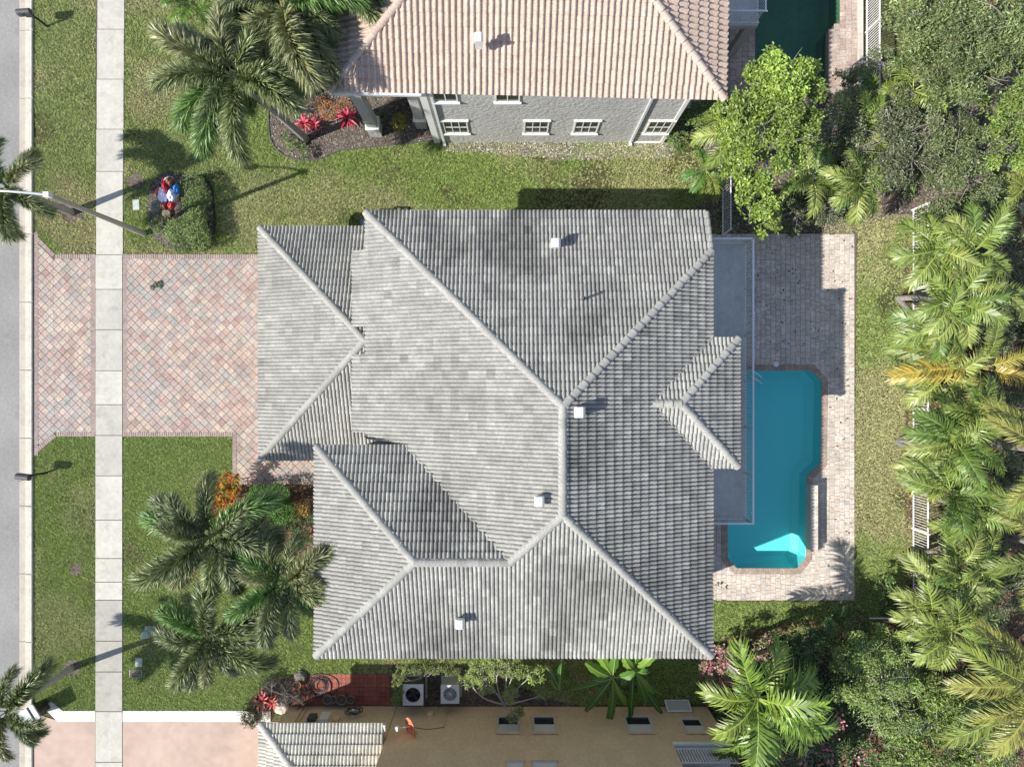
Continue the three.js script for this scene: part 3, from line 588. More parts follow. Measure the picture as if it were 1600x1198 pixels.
// ---------------------------------------------------------------- windows
function windowIn(parent, x0, x1, y0, y1, z, face, o = {}) {   // face +1: wall looks towards +z
  const f = face, fr = 0.06, d0 = Math.min(z + 0.004 * f, z + 0.05 * f), d1 = Math.max(z + 0.004 * f, z + 0.05 * f), g0 = Math.min(z + 0.004 * f, z + 0.02 * f), g1 = Math.max(z + 0.004 * f, z + 0.02 * f);
  const w = part('window', [box(x0, x1, y0, y0 + fr, d0, d1), box(x0, x1, y1 - fr, y1, d0, d1), box(x0, x0 + fr, y0 + fr, y1 - fr, d0, d1), box(x1 - fr, x1, y0 + fr, y1 - fr, d0, d1)], o.frame || M.white, parent);
  const nx = o.nx || 1, ny = o.ny || 2, iw = (x1 - x0 - 2 * fr) / nx, ih = (y1 - y0 - 2 * fr) / ny, mb = o.mb || 0.02;
  for (let i = 0; i < nx; i++) for (let j = 0; j < ny; j++) part('pane', box(x0 + fr + i * iw + (i ? mb : 0), x0 + fr + (i + 1) * iw - (i < nx - 1 ? mb : 0), y0 + fr + j * ih + (j ? mb : 0), y0 + fr + (j + 1) * ih - (j < ny - 1 ? mb : 0), g0, g1), o.blindTop && j === ny - 1 ? M.blind : M.glass, w);
  const b0 = Math.min(z + 0.003 * f, z + 0.035 * f), b1 = Math.max(z + 0.003 * f, z + 0.035 * f);
  for (let i = 1; i < nx; i++) part('muntin', box(x0 + fr + i * iw - mb, x0 + fr + i * iw + mb, y0 + fr, y1 - fr, b0, b1), o.frame || M.white, w);
  for (let j = 1; j < ny; j++) part('muntin', box(x0 + fr, x1 - fr, y0 + fr + j * ih - mb, y0 + fr + j * ih + mb, b0, b1 + 0.003), o.frame || M.white, w);
  const s0 = Math.min(z + 0.002 * f, z + 0.11 * f), s1 = Math.max(z + 0.002 * f, z + 0.11 * f);
  part('sill', box(x0 - 0.06, x1 + 0.06, y0 - 0.09, y0 - 0.003, s0, s1), o.sill || M.white, w);
  if (o.head) part('window_head', box(x0 - 0.06, x1 + 0.06, y1 + 0.003, y1 + 0.09, s0, s1 - 0.03), o.sill || M.white, w);
  return w;
}
// ---------------------------------------------------------------- pink roofed house (top)
{
  const ZW = -11.42, hs = thing('pink_roof_house', 'grey stucco house with salmon pink barrel tile roof', 'house', [1, 0, -16]);
  part('wall', prism([[-3.64, ZW], [7.12, ZW], [7.12, -26], [-7, -26], [-7, -14.5], [-3.64, -14.5]].reverse(), 0, 5.86), M.greyWall, hs);
  const roof = new THREE.Group(); roof.name = 'roof'; hs.add(roof); const cx = 0.57, cz = -11.16;
  roof.position.set(cx - 1, 0, cz + 16); roof.rotation.y = -0.022; roof.origin = [cx, 0, cz];
  const e = 5.92, x0 = -7.06, x1 = 8.22, z0 = cz, dep = 7.6, bins = [];
  const colour = (x, z, a, b) => { const n = fbm(x * 0.7, z * 0.7, 51, 3) - 0.5; const g = 1 + 0.09 * (a - 0.5) + 0.12 * n + (b > 0.97 ? -0.08 : 0); return C(0.72 * g, 0.56 * g, 0.475 * g); };
  const spec = { W: 0.235, E: 0.46, roll: rollPink, rise: 0.085, colour };
  const planes = [
    { up: [0, -1], at: [x1, z0], h: e, polys: [[[x0, z0], [x1, z0], [x1 - dep, z0 - dep], [x0 + dep, z0 - dep]]] },
    { up: [1, 0], at: [x0, z0], h: e, polys: [[[x0, z0], [x0 + dep, z0 - dep], [x0 + dep, z0 - 13], [x0, z0 - 13]]] },
    { up: [-1, 0], at: [x1, z0], h: e, polys: [[[x1, z0], [x1 - dep, z0 - dep], [x1 - dep, z0 - 13], [x1, z0 - 13]]] }];
  planes.forEach((p, i) => { p.seed = 400 + i * 13; p.show = i ? 0.8 : 1; roofPlane(roof, p, spec, bins); });
  finishTiles(roof, bins, 300);
  rnd = mulberry(81);
  caps(roof, [x0, e, z0], [x0 + dep, e + dep * PITCH, z0 - dep], M.pinkCap, 0.15, 0.45, null); caps(roof, [x1, e, z0], [x1 - dep, e + dep * PITCH, z0 - dep], M.pinkCap, 0.15, 0.45, null);
  const gut = new THREE.BoxGeometry(3.5, 0.13, 0.12); gut.translate(x0 + 1.8, e - 0.06, z0 + 0.07); part('gutter', worldUV(gut), M.galv, roof);
  const fz = new THREE.BoxGeometry(x1 - x0 - 0.1, 0.16, 0.03); fz.translate((x0 + x1) / 2, e - 0.13, z0 - 0.08); part('fascia', worldUV(fz), M.white, roof);
  part('soffit', box(x0 + 0.1, x1 - 0.1, e - 0.24, e - 0.2, z0 - 13, z0 - 0.1), M.white, roof);
  vent(747, 60, 7.15, hs);
  for (const px of [712, 838, 916, 1030]) { const x = (px - 800) * 0.02843; windowIn(hs, x - 0.55, x + 0.55, 1.25, 2.68, ZW, 1, { nx: 3, ny: 2, head: 1, mb: 0.018 }); }
  for (const px of [697, 793]) { const x = (px - 800) * 0.0259; windowIn(hs, x - 0.5, x + 0.5, 4.72, 5.6, ZW, 1, { nx: 2, ny: 1 }); }
  for (const [x, w] of [[5.6, 0.045], [-3.2, 0.05]]) part('downpipe', [box(x - w, x + w, 0.1, 5.7, ZW + 0.004, ZW + 0.1), box(x - w * 1.6, x + w * 1.6, 0, 0.12, ZW + 0.004, ZW + 0.2)], x > 0 ? M.galv : M.white, hs);
  part('corner_trim', box(7.0, 7.16, 0, 5.7, ZW + 0.003, ZW + 0.05), M.white, hs); part('base_band', box(5.7, 6.98, 0, 0.12, ZW + 0.003, ZW + 0.06), M.white, hs);
  part('corner_trim', [box(-3.68, -3.4, 0, 5.7, ZW + 0.003, ZW + 0.06)], M.white, hs);
  // porch: tall square column on a plinth, pilaster at the house corner
  const col = (x, z, w, nm) => { const c = part(nm, cbox(x - w, x + w, 1.0, 5.7, z - w, z + w, 0.01), M.greyWall, hs); part('plinth', cbox(x - w - 0.06, x + w + 0.06, 0, 0.95, z - w - 0.06, z + w + 0.06, 0.01), M.greyWall, c); part('plinth_cap', cbox(x - w - 0.1, x + w + 0.1, 0.95, 1.03, z - w - 0.1, z + w + 0.1, 0.015), M.white, c); };
  col(-6.42, -11.95, 0.22, 'porch_column'); col(-4.25, -12.3, 0.2, 'porch_column');
  part('porch_arch', [box(-4.4, -3.66, 4.6, 5.6, -12.4, -12.2), box(-6.55, -6.3, 4.9, 5.62, -14.4, -12.25)], M.white, hs);
  // balcony at the back
  const by = 2.95, bx0 = 7.14, bx1 = 10.6, bz = -15.4;
  part('balcony', cbox(bx0, bx1, by - 0.25, by, -26, bz, 0.01), M.balconyFloor, hs);
  const rl = part('railing', [box(bx0, bx1, by + 1.02, by + 1.07, bz - 0.1, bz - 0.03), box(bx0, bx1, by + 0.1, by + 0.14, bz - 0.09, bz - 0.04), box(bx1 - 0.09, bx1 - 0.03, by + 1.02, by + 1.07, -26, bz - 0.11), box(bx1 - 0.085, bx1 - 0.035, by + 0.1, by + 0.14, -26, bz - 0.11)], M.railGrey, hs);
  const bg = box(-0.012, 0.012, 0.14, 1.02, -0.012, 0.012);
  for (let x = bx0 + 0.12; x < bx1 - 0.1; x += 0.125) piece('baluster', bg, M.railGrey, rl, new THREE.Matrix4().setPosition(x, by, bz - 0.065));
  for (let z = bz - 0.2; z > -20; z -= 0.125) piece('baluster', bg, M.railGrey, rl, new THREE.Matrix4().setPosition(bx1 - 0.06, by, z));
  part('balcony_column', cbox(10.2, 10.55, 0.03, by - 0.25, bz - 0.45, bz - 0.1, 0.01), M.greyWall, hs);
}
// ---------------------------------------------------------------- tan house (bottom)
{
  const ZW = 15.3, hs = thing('tan_house', 'tan stucco house with cream tiled garage roof along the bottom', 'house', [0, 0, 19]);
  part('wall', [prism([[-5.45, ZW], [9.25, ZW], [9.25, 24], [-5.45, 24]], 0, 3.45), prism([[-5.45, ZW], [6.84, ZW], [6.84, 17], [9.25, 17], [9.25, 24], [-5.45, 24]], 3.45, 6.2)], M.tanWall, hs);
  part('garage_wall', prism([[-10.55, ZW - 0.02], [-5.47, ZW - 0.02], [-5.47, 24], [-10.55, 24]], 0, 2.95), M.tanWall, hs);
  for (const x of [-9.2, -6.4, 5.82]) part('wall_joint', box(x, x + 0.02, 0.05, x > 0 ? 4.1 : 2.8, ZW - (x > 0 ? 0.008 : 0.028), ZW - (x > 0 ? 0.002 : 0.022)), M.tanWall, hs);
  part('wall_joint', box(5.84, 8.2, 4.08, 4.1, ZW - 0.008, ZW - 0.002), M.tanWall, hs);
  const wx = (px, h) => (px - 800) * (H - h) / F, grey1 = std(C(0.55, 0.55, 0.54), 0.5);
  for (const [a, b, y0, y1] of [[777, 811, 1.02, 2.5], [833, 868, 1.02, 2.5], [979, 1019, 1.02, 2.5], [1067, 1098, 1.25, 2.5]])
    windowIn(hs, wx(a, 1.75), wx(b, 1.75), y0, y1, ZW, -1, { nx: 1, ny: 2, frame: grey1, sill: M.tanWall, head: 1, blindTop: 1 });
  for (const [a, b] of [[792, 818], [832, 870]]) windowIn(hs, wx(a, 4.9), wx(b, 4.9), 4.78, 5.9, ZW, -1, { nx: 1, ny: 1, frame: grey1, sill: M.tanWall, blindTop: 1 });
  // roof of the garage
  const roof = part('roof', [box(-10.4, -5.6, 2.7, 2.78, 14.8, 23.5)], M.roofDeck, hs), bins = [];
  const colour = (x, z, a, b) => { const n = fbm(x * 0.8, z * 0.8, 61, 3) - 0.5, g = 0.68 + 0.1 * (a - 0.5) + 0.2 * n - (b > 0.94 ? 0.12 : 0); return C(g * 1.02, g, g * 0.9); };
  const spec = { W: 0.3, E: 0.4, roll: rollGrey, rise: 0.065, colour }, x0 = -10.84, z0 = 14.65, h = 2.92, x1 = -5.5;
  [{ up: [0, 1], at: [x1, z0], h, polys: [[[x0, z0], [x1, z0], [x1, z0 + 5.34], [x0 + 5.34, z0 + 5.34]].slice(0, 3).concat([[x0 + 5.34, z0 + 5.34]]).filter((p, i, l) => i === 0 || Math.hypot(p[0] - l[i - 1][0], p[1] - l[i - 1][1]) > 0.01)] },
   { up: [1, 0], at: [x0, z0], h, polys: [[[x0, z0], [x0 + 5.3, z0 + 5.3], [x0, z0 + 9]]] }].forEach((p, i) => { p.seed = 600 + i * 13; roofPlane(roof, p, spec, bins); });
  { const a0 = -5.75, a1 = 9.55, c0 = 15.02, c1 = 24.3, d = (c1 - c0) / 2, e = 6.22;   // main roof, beyond the picture's lower edge
    [{ up: [0, 1], at: [a1, c0], polys: [[[a0, c0], [a1, c0], [a1 - d, c0 + d], [a0 + d, c0 + d]]] }, { up: [0, -1], at: [a0, c1], polys: [[[a0, c1], [a1, c1], [a1 - d, c1 - d], [a0 + d, c1 - d]]] },
     { up: [1, 0], at: [a0, c0], polys: [[[a0, c0], [a0 + d, c0 + d], [a0, c1]]] }, { up: [-1, 0], at: [a1, c1], polys: [[[a1, c0], [a1 - d, c0 + d], [a1, c1]]] }].forEach((p, i) => { p.h = e; p.show = 0.3; p.seed = 650 + i * 13; roofPlane(roof, p, spec, bins); }); }
  finishTiles(roof, bins, 300); rnd = mulberry(83);
  caps(roof, [x0, h, z0], [x0 + 5.3, h + 5.3 * PITCH, z0 + 5.3], M.whiteCap, 0.15, 0.42);
  part('verge', [box(x1 - 0.12, x1 + 0.06, h - 0.05, h + 0.14, z0, z0 + 0.3)], M.whitePaint, hs);
  part('fascia', box(x0 + 0.06, x1, h - 0.2, h - 0.02, z0 + 0.05, z0 + 0.08), M.white, hs);
  // corner loggia with a white railing
  const y = 3.452, bx0 = 6.86, bx1 = 9.2; part('balcony', cbox(bx0, bx1 + 0.03, y, y + 0.04, ZW + 0.02, 16.98, 0.005), M.balconyFloor, hs);
  part('ledge', cbox(bx0 - 0.05, bx1 + 0.09, y - 0.1, y + 0.05, ZW - 0.1, ZW - 0.004, 0.01), M.white, hs);
  const rl = part('railing', [box(bx0, bx1, y + 1.18, y + 1.24, ZW + 0.05, ZW + 0.11), box(bx0, bx1, y + 0.12, y + 0.17, ZW + 0.055, ZW + 0.105)], M.railGrey, hs), bg = box(-0.02, 0.02, 0.17, 1.18, -0.02, 0.02);
  for (let x = bx0 + 0.1; x < bx1; x += 0.12) piece('baluster', bg, M.railGrey, rl, new THREE.Matrix4().setPosition(x, y, ZW + 0.08));
  // service boxes and pipes on the garage wall
  const svc = M.tanWall, zz = ZW - 0.025; for (const x of [-9.85, -9.65]) part('conduit', tube([V(x, 0.3, zz - 0.05), V(x + 0.05, 2.7, zz - 0.05)], 0.035, 8), svc, hs);
  part('meter_box', cbox(-9.25, -8.9, 1.1, 1.6, zz - 0.2, zz, 0.01), M.darkGrey, hs); part('meter_box', cbox(-8.7, -8.3, 1.0, 1.7, zz - 0.22, zz, 0.01), M.galv, hs); part('meter_box', cbox(-8.1, -7.85, 1.2, 1.5, zz - 0.12, zz, 0.01), svc, hs);
  part('wall_pipe', tube(curve([[-3.0, 1.9, ZW - 0.03], [-3.05, 1.2, ZW - 0.03], [-2.9, 0.3, ZW - 0.03]], 8), 0.02, 6), M.tanWall, hs);
  part('cable', tube(curve([[-4.35, 2.0, ZW - 0.02], [-3.7, 2.14, ZW - 0.02], [-3.0, 1.95, ZW - 0.02]], 10), 0.012, 5), M.darkGrey, hs);
  part('hose_bib', cbox(-3.9, -3.65, 0.7, 0.95, ZW - 0.16, ZW - 0.003, 0.01), M.tanWall, hs);
}

// ---------------------------------------------------------------- fences
function fence(label, [ax, az], [bx, bz], h, spacing, w, mat = M.whiteMetal, name = 'picket_fence', group) {
  const L = Math.hypot(bx - ax, bz - az), dx = (bx - ax) / L, dz = (bz - az) / L, t = thing(name, label, 'fence', [(ax + bx) / 2, 0, (az + bz) / 2], group), a = -Math.atan2(dz, dx);
  for (const [y, th] of [[h - 0.04, 0.05], [0.14, 0.045]]) { const g = new THREE.BoxGeometry(L, th, 0.045); g.rotateY(a); g.translate((ax + bx) / 2, y, (az + bz) / 2); part('rail', worldUV(g), mat, t); }
  const n = Math.round(L / spacing), pg = new THREE.BoxGeometry(w, h - 0.06, w); pg.rotateY(a); pg.translate(0, h / 2 - 0.0, 0);
  const q = new THREE.BoxGeometry(0.06, h + 0.06, 0.06); q.rotateY(a); q.translate(0, h / 2 + 0.03, 0); const np = Math.max(1, Math.round(L / 1.85));
  for (let k = 0; k < n; k++) { const s = (k + 0.5) * L / n; piece('picket', pg, mat, t, new THREE.Matrix4().setPosition(ax + dx * s, 0.03, az + dz * s)); }
  for (let k = 0; k <= np; k++) { const s = k * L / np; piece('post', q, mat, t, new THREE.Matrix4().setPosition(ax + dx * s, 0, az + dz * s)); }
  return t;
}
fence('white picket fence behind the lawn and the palms on the right', [18.95, -8.2], [18.95, 10.6], 1.3, 0.125, 0.022);
{ const t = thing('guard_rail', 'thin white rail across the shade below the deck corner', 'rail', [17.4, 0, 10.7]); part('rail', box(16.3, 18.85, 1.18, 1.23, 10.68, 10.72), M.whiteMetal, t); for (const x of [16.34, 18.8]) part('post', box(x - 0.02, x + 0.02, 0, 1.2, 10.725, 10.765), M.darkGrey, t); }
fence('white picket fence beside the green pool deck', [16.75, -20], [16.75, -13.2], 1.3, 0.12, 0.024);
fence('pale gate fence beside the balcony under the bright tree', [9.95, -9.6], [9.95, -7.0], 1.35, 0.125, 0.022, M.railGrey, 'side_fence');

// ---------------------------------------------------------------- street furniture
{ // street lamp
  const x = -17.42, z = -7.09, h = 6.7, t = thing('street_lamp', 'tall concrete street lamp with arm over the road', 'street lamp', [x, 0, z]);
  part('pole', tube([V(x, 0, z), V(x - 0.02, 3, z), V(x - 0.04, h, z)], s => lerp(0.14, 0.085, s), 8), M.concretePole, t);
  part('pole_bracket', cbox(x - 0.16, x + 0.08, h - 0.12, h + 0.1, z - 0.1, z + 0.1, 0.02), M.galv, t);
  const arm = part('arm', tube(curve([[x - 0.05, h, z], [x - 1.2, h + 0.32, z - 0.03], [x - 2.7, h + 0.42, z - 0.05]], 10), s => lerp(0.05, 0.035, s), 8), M.galv, t);
  const hd = new THREE.SphereGeometry(1, 16, 10); hd.scale(0.42, 0.1, 0.17); hd.translate(x - 3.05, h + 0.42, z - 0.05); part('lamp_head', hd, M.galv, arm);
}
function mailbox(label, bx, bz, hx, hz, tilt) {
  const t = thing('mailbox', label, 'mailbox', [bx, 0, bz], 'kerbside mailboxes');
  part('post', tube([V(bx, 0, bz), V(bx, 1.02, bz)], s => 0.055 - 0.01 * s, 8), M.dark, t);
  part('bracket', [box(Math.min(bx, hx), bx + 0.03, 0.86, 0.92, bz - 0.035, bz + 0.035), tube([V(bx, 0.45, bz), V(lerp(bx, hx, 0.8), 0.86, lerp(bz, hz, 0.8))], 0.03, 6)], M.dark, t);
  const s = new THREE.Shape(); s.moveTo(-0.13, 0); s.lineTo(0.13, 0); s.lineTo(0.13, 0.15); s.absarc(0, 0.15, 0.13, 0, Math.PI); s.lineTo(-0.13, 0);
  const g = new THREE.ExtrudeGeometry(s, { depth: 0.58, bevelEnabled: true, bevelSize: 0.008, bevelThickness: 0.01, bevelSegments: 1, curveSegments: 8 }); g.translate(0, 0, -0.29); g.rotateY(Math.PI / 2 + tilt); g.translate(hx, 0.92, hz);
  const b = part('mailbox_body', worldUV(g), M.darkGrey, t); part('flag', box(hx - 0.05, hx - 0.03, 1.02, 1.3, hz + 0.15, hz + 0.17), M.dark, b);
}
mailbox('black mailbox at the kerb in the top left corner', -22.02, -16.9, -22.38, -17.02, 0.08);
mailbox('black mailbox at the kerb below the paver driveway', -22.05, 4.22, -22.42, 4.28, -0.12);
{ // bin at the bottom-left kerb
  const t = thing('wheeled_bin', 'dark wheeled bin with pale grey lid at the kerb', 'bin', [-22.2, 0, 15.25]), tr = new THREE.Matrix4().makeRotationY(0.55).setPosition(-22.2, 0, 15.25);
  const L = (g) => worldUV(g.applyMatrix4(tr)), lidM = std(C(0.5, 0.56, 0.62), 0.45);
  const body = new THREE.CylinderGeometry(0.45, 0.36, 0.85, 4, 1); body.rotateY(Math.PI / 4); body.scale(1.15, 1, 1); body.translate(0, 0.5, 0); part('bin_body', L(body), M.dark, t);
  const lid = new THREE.BoxGeometry(0.8, 0.07, 0.7); lid.translate(0, 0.96, 0); part('lid', L(lid), lidM, t);
  const lip = new THREE.BoxGeometry(0.05, 0.05, 0.72); lip.translate(0.12, 1.01, 0); part('lid_rib', L(lip), M.dark, t);
  const h = new THREE.CylinderGeometry(0.025, 0.025, 0.6, 8); h.rotateX(Math.PI / 2); h.translate(-0.46, 0.97, 0); part('handle', L(h), M.dark, t);
  for (const s of [-0.3, 0.3]) { const w = new THREE.CylinderGeometry(0.12, 0.12, 0.06, 14); w.rotateX(Math.PI / 2); w.translate(-0.36, 0.12, s); part('wheel', L(w), M.dark, t); }
}
{ // covers in the grass
  const cover = (px, py, w, d, turn, mat, label, nm) => { const [x, z] = G2(px, py), t = thing(nm, label, 'cover', [x, 0, z]); const c = mat; const g = prism([[-w, -d], [w, -d], [w, d], [-w, d]], 0.0, 0.05, 0.012); g.rotateY(turn); g.translate(x, 0, z); part('frame', g, M.slab[4], t); const l = prism([[-w * 0.86, -d * 0.9], [w * 0.86, -d * 0.9], [w * 0.86, d * 0.9], [-w * 0.86, d * 0.9]], 0.052, 0.062, 0.006); l.rotateY(turn); l.translate(x, 0, z); part('lid', l, c, t); };
  const mint = std(C(0.56, 0.66, 0.6), 0.7, { map: texConcrete }), stone = std(C(0.3, 0.26, 0.23), 0.95, { map: texSoil });
  cover(213, 320, 0.17, 0.25, 0.05, mint, 'pale green utility cover in the grass near the street lamp', 'utility_cover');
  cover(217, 1034, 0.17, 0.22, -0.05, mint, 'pale green utility cover in the grass at the lower left', 'utility_cover');
  cover(212, 1052, 0.3, 0.19, 0, stone, 'brown stone meter box lid below the pale utility cover', 'meter_lid');
  const [x, z] = G2(237, 984), t = thing('utility_pedestal', 'grey green utility pedestal in the palm shadow on the lawn', 'pedestal', [x, 0, z]), pm = std(C(0.3, 0.43, 0.42), 0.6);
  part('base', cbox(x - 0.3, x + 0.24, 0, 0.1, z - 0.2, z + 0.16, 0.02), M.slab[4], t); const b = new THREE.CylinderGeometry(0.17, 0.2, 0.55, 16); b.translate(x, 0.37, z); part('body', worldUV(b), pm, t); const d = new THREE.SphereGeometry(0.175, 16, 6, 0, 6.3, 0, 1.4); d.scale(1, 0.45, 1); d.translate(x, 0.63, z); part('cap', d, pm, t);
}
// ---------------------------------------------------------------- things by the houses
function condenser(px, py, s, hgt, label, dark) {
  const [x, , z] = P(px, py, hgt), t = thing('air_conditioner', label, 'air conditioner', [x, 0, z]), w = s / 2, pm = dark ? std(C(0.06, 0.065, 0.07), 0.5) : std(C(0.35, 0.36, 0.36), 0.5), topM = std(C(0.62, 0.64, 0.65), 0.45);
  part('pad', cbox(x - w - 0.08, x + w + 0.08, 0, 0.08, z - w - 0.08, z + w + 0.08, 0.01), M.slab[4], t);
  part('casing', prism([[x - w, z - w], [x + w, z - w], [x + w, z + w], [x - w, z + w]], 0.08, hgt - 0.07, 0, [Array.from({ length: 20 }, (_, i) => [x + 0.8 * w * Math.cos(i * Math.PI / 10), z + 0.8 * w * Math.sin(i * Math.PI / 10)])]), pm, t);
  part('top_panel', prism([[x - w - 0.02, z - w - 0.02], [x + w + 0.02, z - w - 0.02], [x + w + 0.02, z + w + 0.02], [x - w - 0.02, z + w + 0.02]], hgt - 0.06, hgt, 0.012, [Array.from({ length: 28 }, (_, i) => [x + 0.78 * w * Math.cos(i * Math.PI / 14), z + 0.78 * w * Math.sin(i * Math.PI / 14)])]), topM, t);
  const f = part('fan', (() => { const b = new THREE.CylinderGeometry(0.09, 0.09, 0.08, 12); b.translate(x, hgt - 0.16, z); return b; })(), M.darkGrey, t);
  for (let i = 0; i < 4; i++) { const g = new THREE.BoxGeometry(0.68 * w, 0.012, 0.3 * w); g.translate(0.42 * w, 0, 0); g.rotateX(0.35); g.rotateY(i * Math.PI / 2 + 0.5); g.translate(x, hgt - 0.16, z); part('blade', g, M.darkGrey, f); }
  const gr = [], wire = 0.006; for (let i = 1; i < 6; i++) { const r = 0.78 * w * i / 6; const g = new THREE.TorusGeometry(r, wire, 4, 28); g.rotateX(Math.PI / 2); g.translate(x, hgt - 0.02, z); gr.push(g); } for (let i = 0; i < 12; i++) { const a = i * Math.PI / 6, g = new THREE.BoxGeometry(0.78 * w, wire * 2, wire * 2); g.translate(0.39 * w, 0, 0); g.rotateY(a); g.translate(x, hgt - 0.02, z); gr.push(g); }
  part('guard', gr, dark ? M.dark : M.galv, t);
}
condenser(645, 1086, 0.92, 0.98, 'dark sided air conditioner with black fan beside the tan house', true);
condenser(703, 1085, 0.82, 0.9, 'air conditioner with pale wire guard beside the tan house', false);
{ // unit behind the garage, half under the eave
  const t = thing('pool_equipment_box', 'blue grey metal cabinet standing between garage and eave', 'cabinet', [-6.4, 0, -7.25]), m = std(C(0.22, 0.26, 0.31), 0.4);
  part('cabinet', cbox(-7.0, -5.9, 0.06, 0.82, -7.6, -6.4, 0.02), m, t); part('lid', cbox(-6.85, -5.95, 0.83, 0.88, -7.5, -7.05, 0.02), M.galv, t); part('pad', cbox(-7.1, -5.8, 0, 0.058, -7.7, -6.3), M.slab[4], t);
  const d = thing('pump', 'small dark pump next to the blue grey cabinet', 'pump', [-7.75, 0, -6.9]); const g = new THREE.CylinderGeometry(0.11, 0.11, 0.5, 12); g.rotateZ(Math.PI / 2); g.translate(-7.8, 0.28, -6.95); part('motor', g, M.darkGrey, d); part('stand', cbox(-8.1, -7.4, 0, 0.16, -7.12, -6.75, 0.02), M.gutterPan, d); const p = new THREE.CylinderGeometry(0.14, 0.14, 0.35, 12); p.translate(-7.45, 0.34, -6.95); part('strainer', p, M.gutterPan, d);
  const w = P(605, 329, 0.6), k = thing('wall_bracket', 'black slotted bracket poking out below the north eave', 'bracket', [w[0], 0, w[2]]); part('frame', [box(w[0] - 0.36, w[0] + 0.36, 0.5, 0.6, w[2] - 0.1, w[2] - 0.06), box(w[0] - 0.36, w[0] + 0.36, 0.5, 0.6, w[2] + 0.12, w[2] + 0.16), box(w[0] - 0.36, w[0] - 0.3, 0.5, 0.6, w[2] - 0.06, w[2] + 0.12), box(w[0] - 0.03, w[0] + 0.03, 0.5, 0.6, w[2] - 0.06, w[2] + 0.12), box(w[0] + 0.3, w[0] + 0.36, 0.5, 0.6, w[2] - 0.06, w[2] + 0.12)], M.dark, k); for (const s of [-0.3, 0.3]) part('leg', box(w[0] + s - 0.03, w[0] + s + 0.03, 0, 0.5, w[2] - 0.03, w[2] + 0.03), M.dark, k);
}
{ // satellite dish on the tan wall
  const x = -4.35, y = 2.6, z = 15.0, t = thing('satellite_dish', 'rusty orange satellite dish on the tan wall', 'satellite dish', [x, y, z]);
  const pts = []; for (let i = 0; i <= 10; i++) { const r = i / 10 * 0.46; pts.push(new THREE.Vector2(r + 0.001, r * r * 0.5)); } for (let i = 10; i >= 0; i--) { const r = i / 10 * 0.46; pts.push(new THREE.Vector2(r + 0.001, r * r * 0.5 - 0.015)); }
  const g = new THREE.LatheGeometry(pts, 28); g.scale(0.95, 1, 1.05); g.rotateZ(0.95); g.rotateY(0.15); g.translate(x, y, z); const rust = dataTex(256, (u, v) => { const n = fbm(u * 8, v * 8, 211, 4, 8), k = sstep(0.35, 0.6, n); return [lerp(0.86, 0.78, k), lerp(0.62, 0.36, k), lerp(0.5, 0.24, k)]; });
  part('dish', worldUV(g, 1.3), std(C(1, 1, 1), 0.7, { map: rust }), t);
  part('feed_arm', tube([V(x + 0.05, y - 0.2, z + 0.02), V(x - 0.62, y + 0.1, z - 0.05)], 0.02, 6), M.galv, t); part('receiver', cbox(x - 0.75, x - 0.58, y + 0.05, y + 0.2, z - 0.14, z + 0.06, 0.02), M.white, t); part('mount', tube([V(x + 0.05, y - 0.05, z + 0.02), V(x + 0.2, y - 0.15, z + 0.3)], 0.025, 6), M.galv, t);
}
{ // hatch leaning on the tan wall
  const [x, , z] = P(1062, 1103, 0.6), t = thing('shutter_panel', 'white perforated panel leaning at the foot of the tan wall', 'panel', [x, 0, z]), tr = new THREE.Matrix4().makeRotationX(0.35).setPosition(x, 0, z);
  const F4 = g => worldUV(g.applyMatrix4(tr), 2), holes = dataTex(128, (u, v) => { const a = (u * 8) % 1 - 0.5, b = (v * 8) % 1 - 0.5; return a * a + b * b < 0.06 ? 0.45 : 0.85; });
  const b = new THREE.BoxGeometry(1.05, 0.62, 0.03); b.translate(0, 0.34, 0); part('board', F4(b), std(C(0.75, 0.75, 0.73), 0.6, { map: holes }), t);
  for (const [w, h, X, Y] of [[1.15, 0.05, 0, 0.03], [1.15, 0.05, 0, 0.67], [0.05, 0.58, -0.55, 0.35], [0.05, 0.58, 0.55, 0.35]]) { const g = new THREE.BoxGeometry(w, h, 0.06); g.translate(X, Y, 0); part('frame_bar', F4(g), M.white, t); }
}
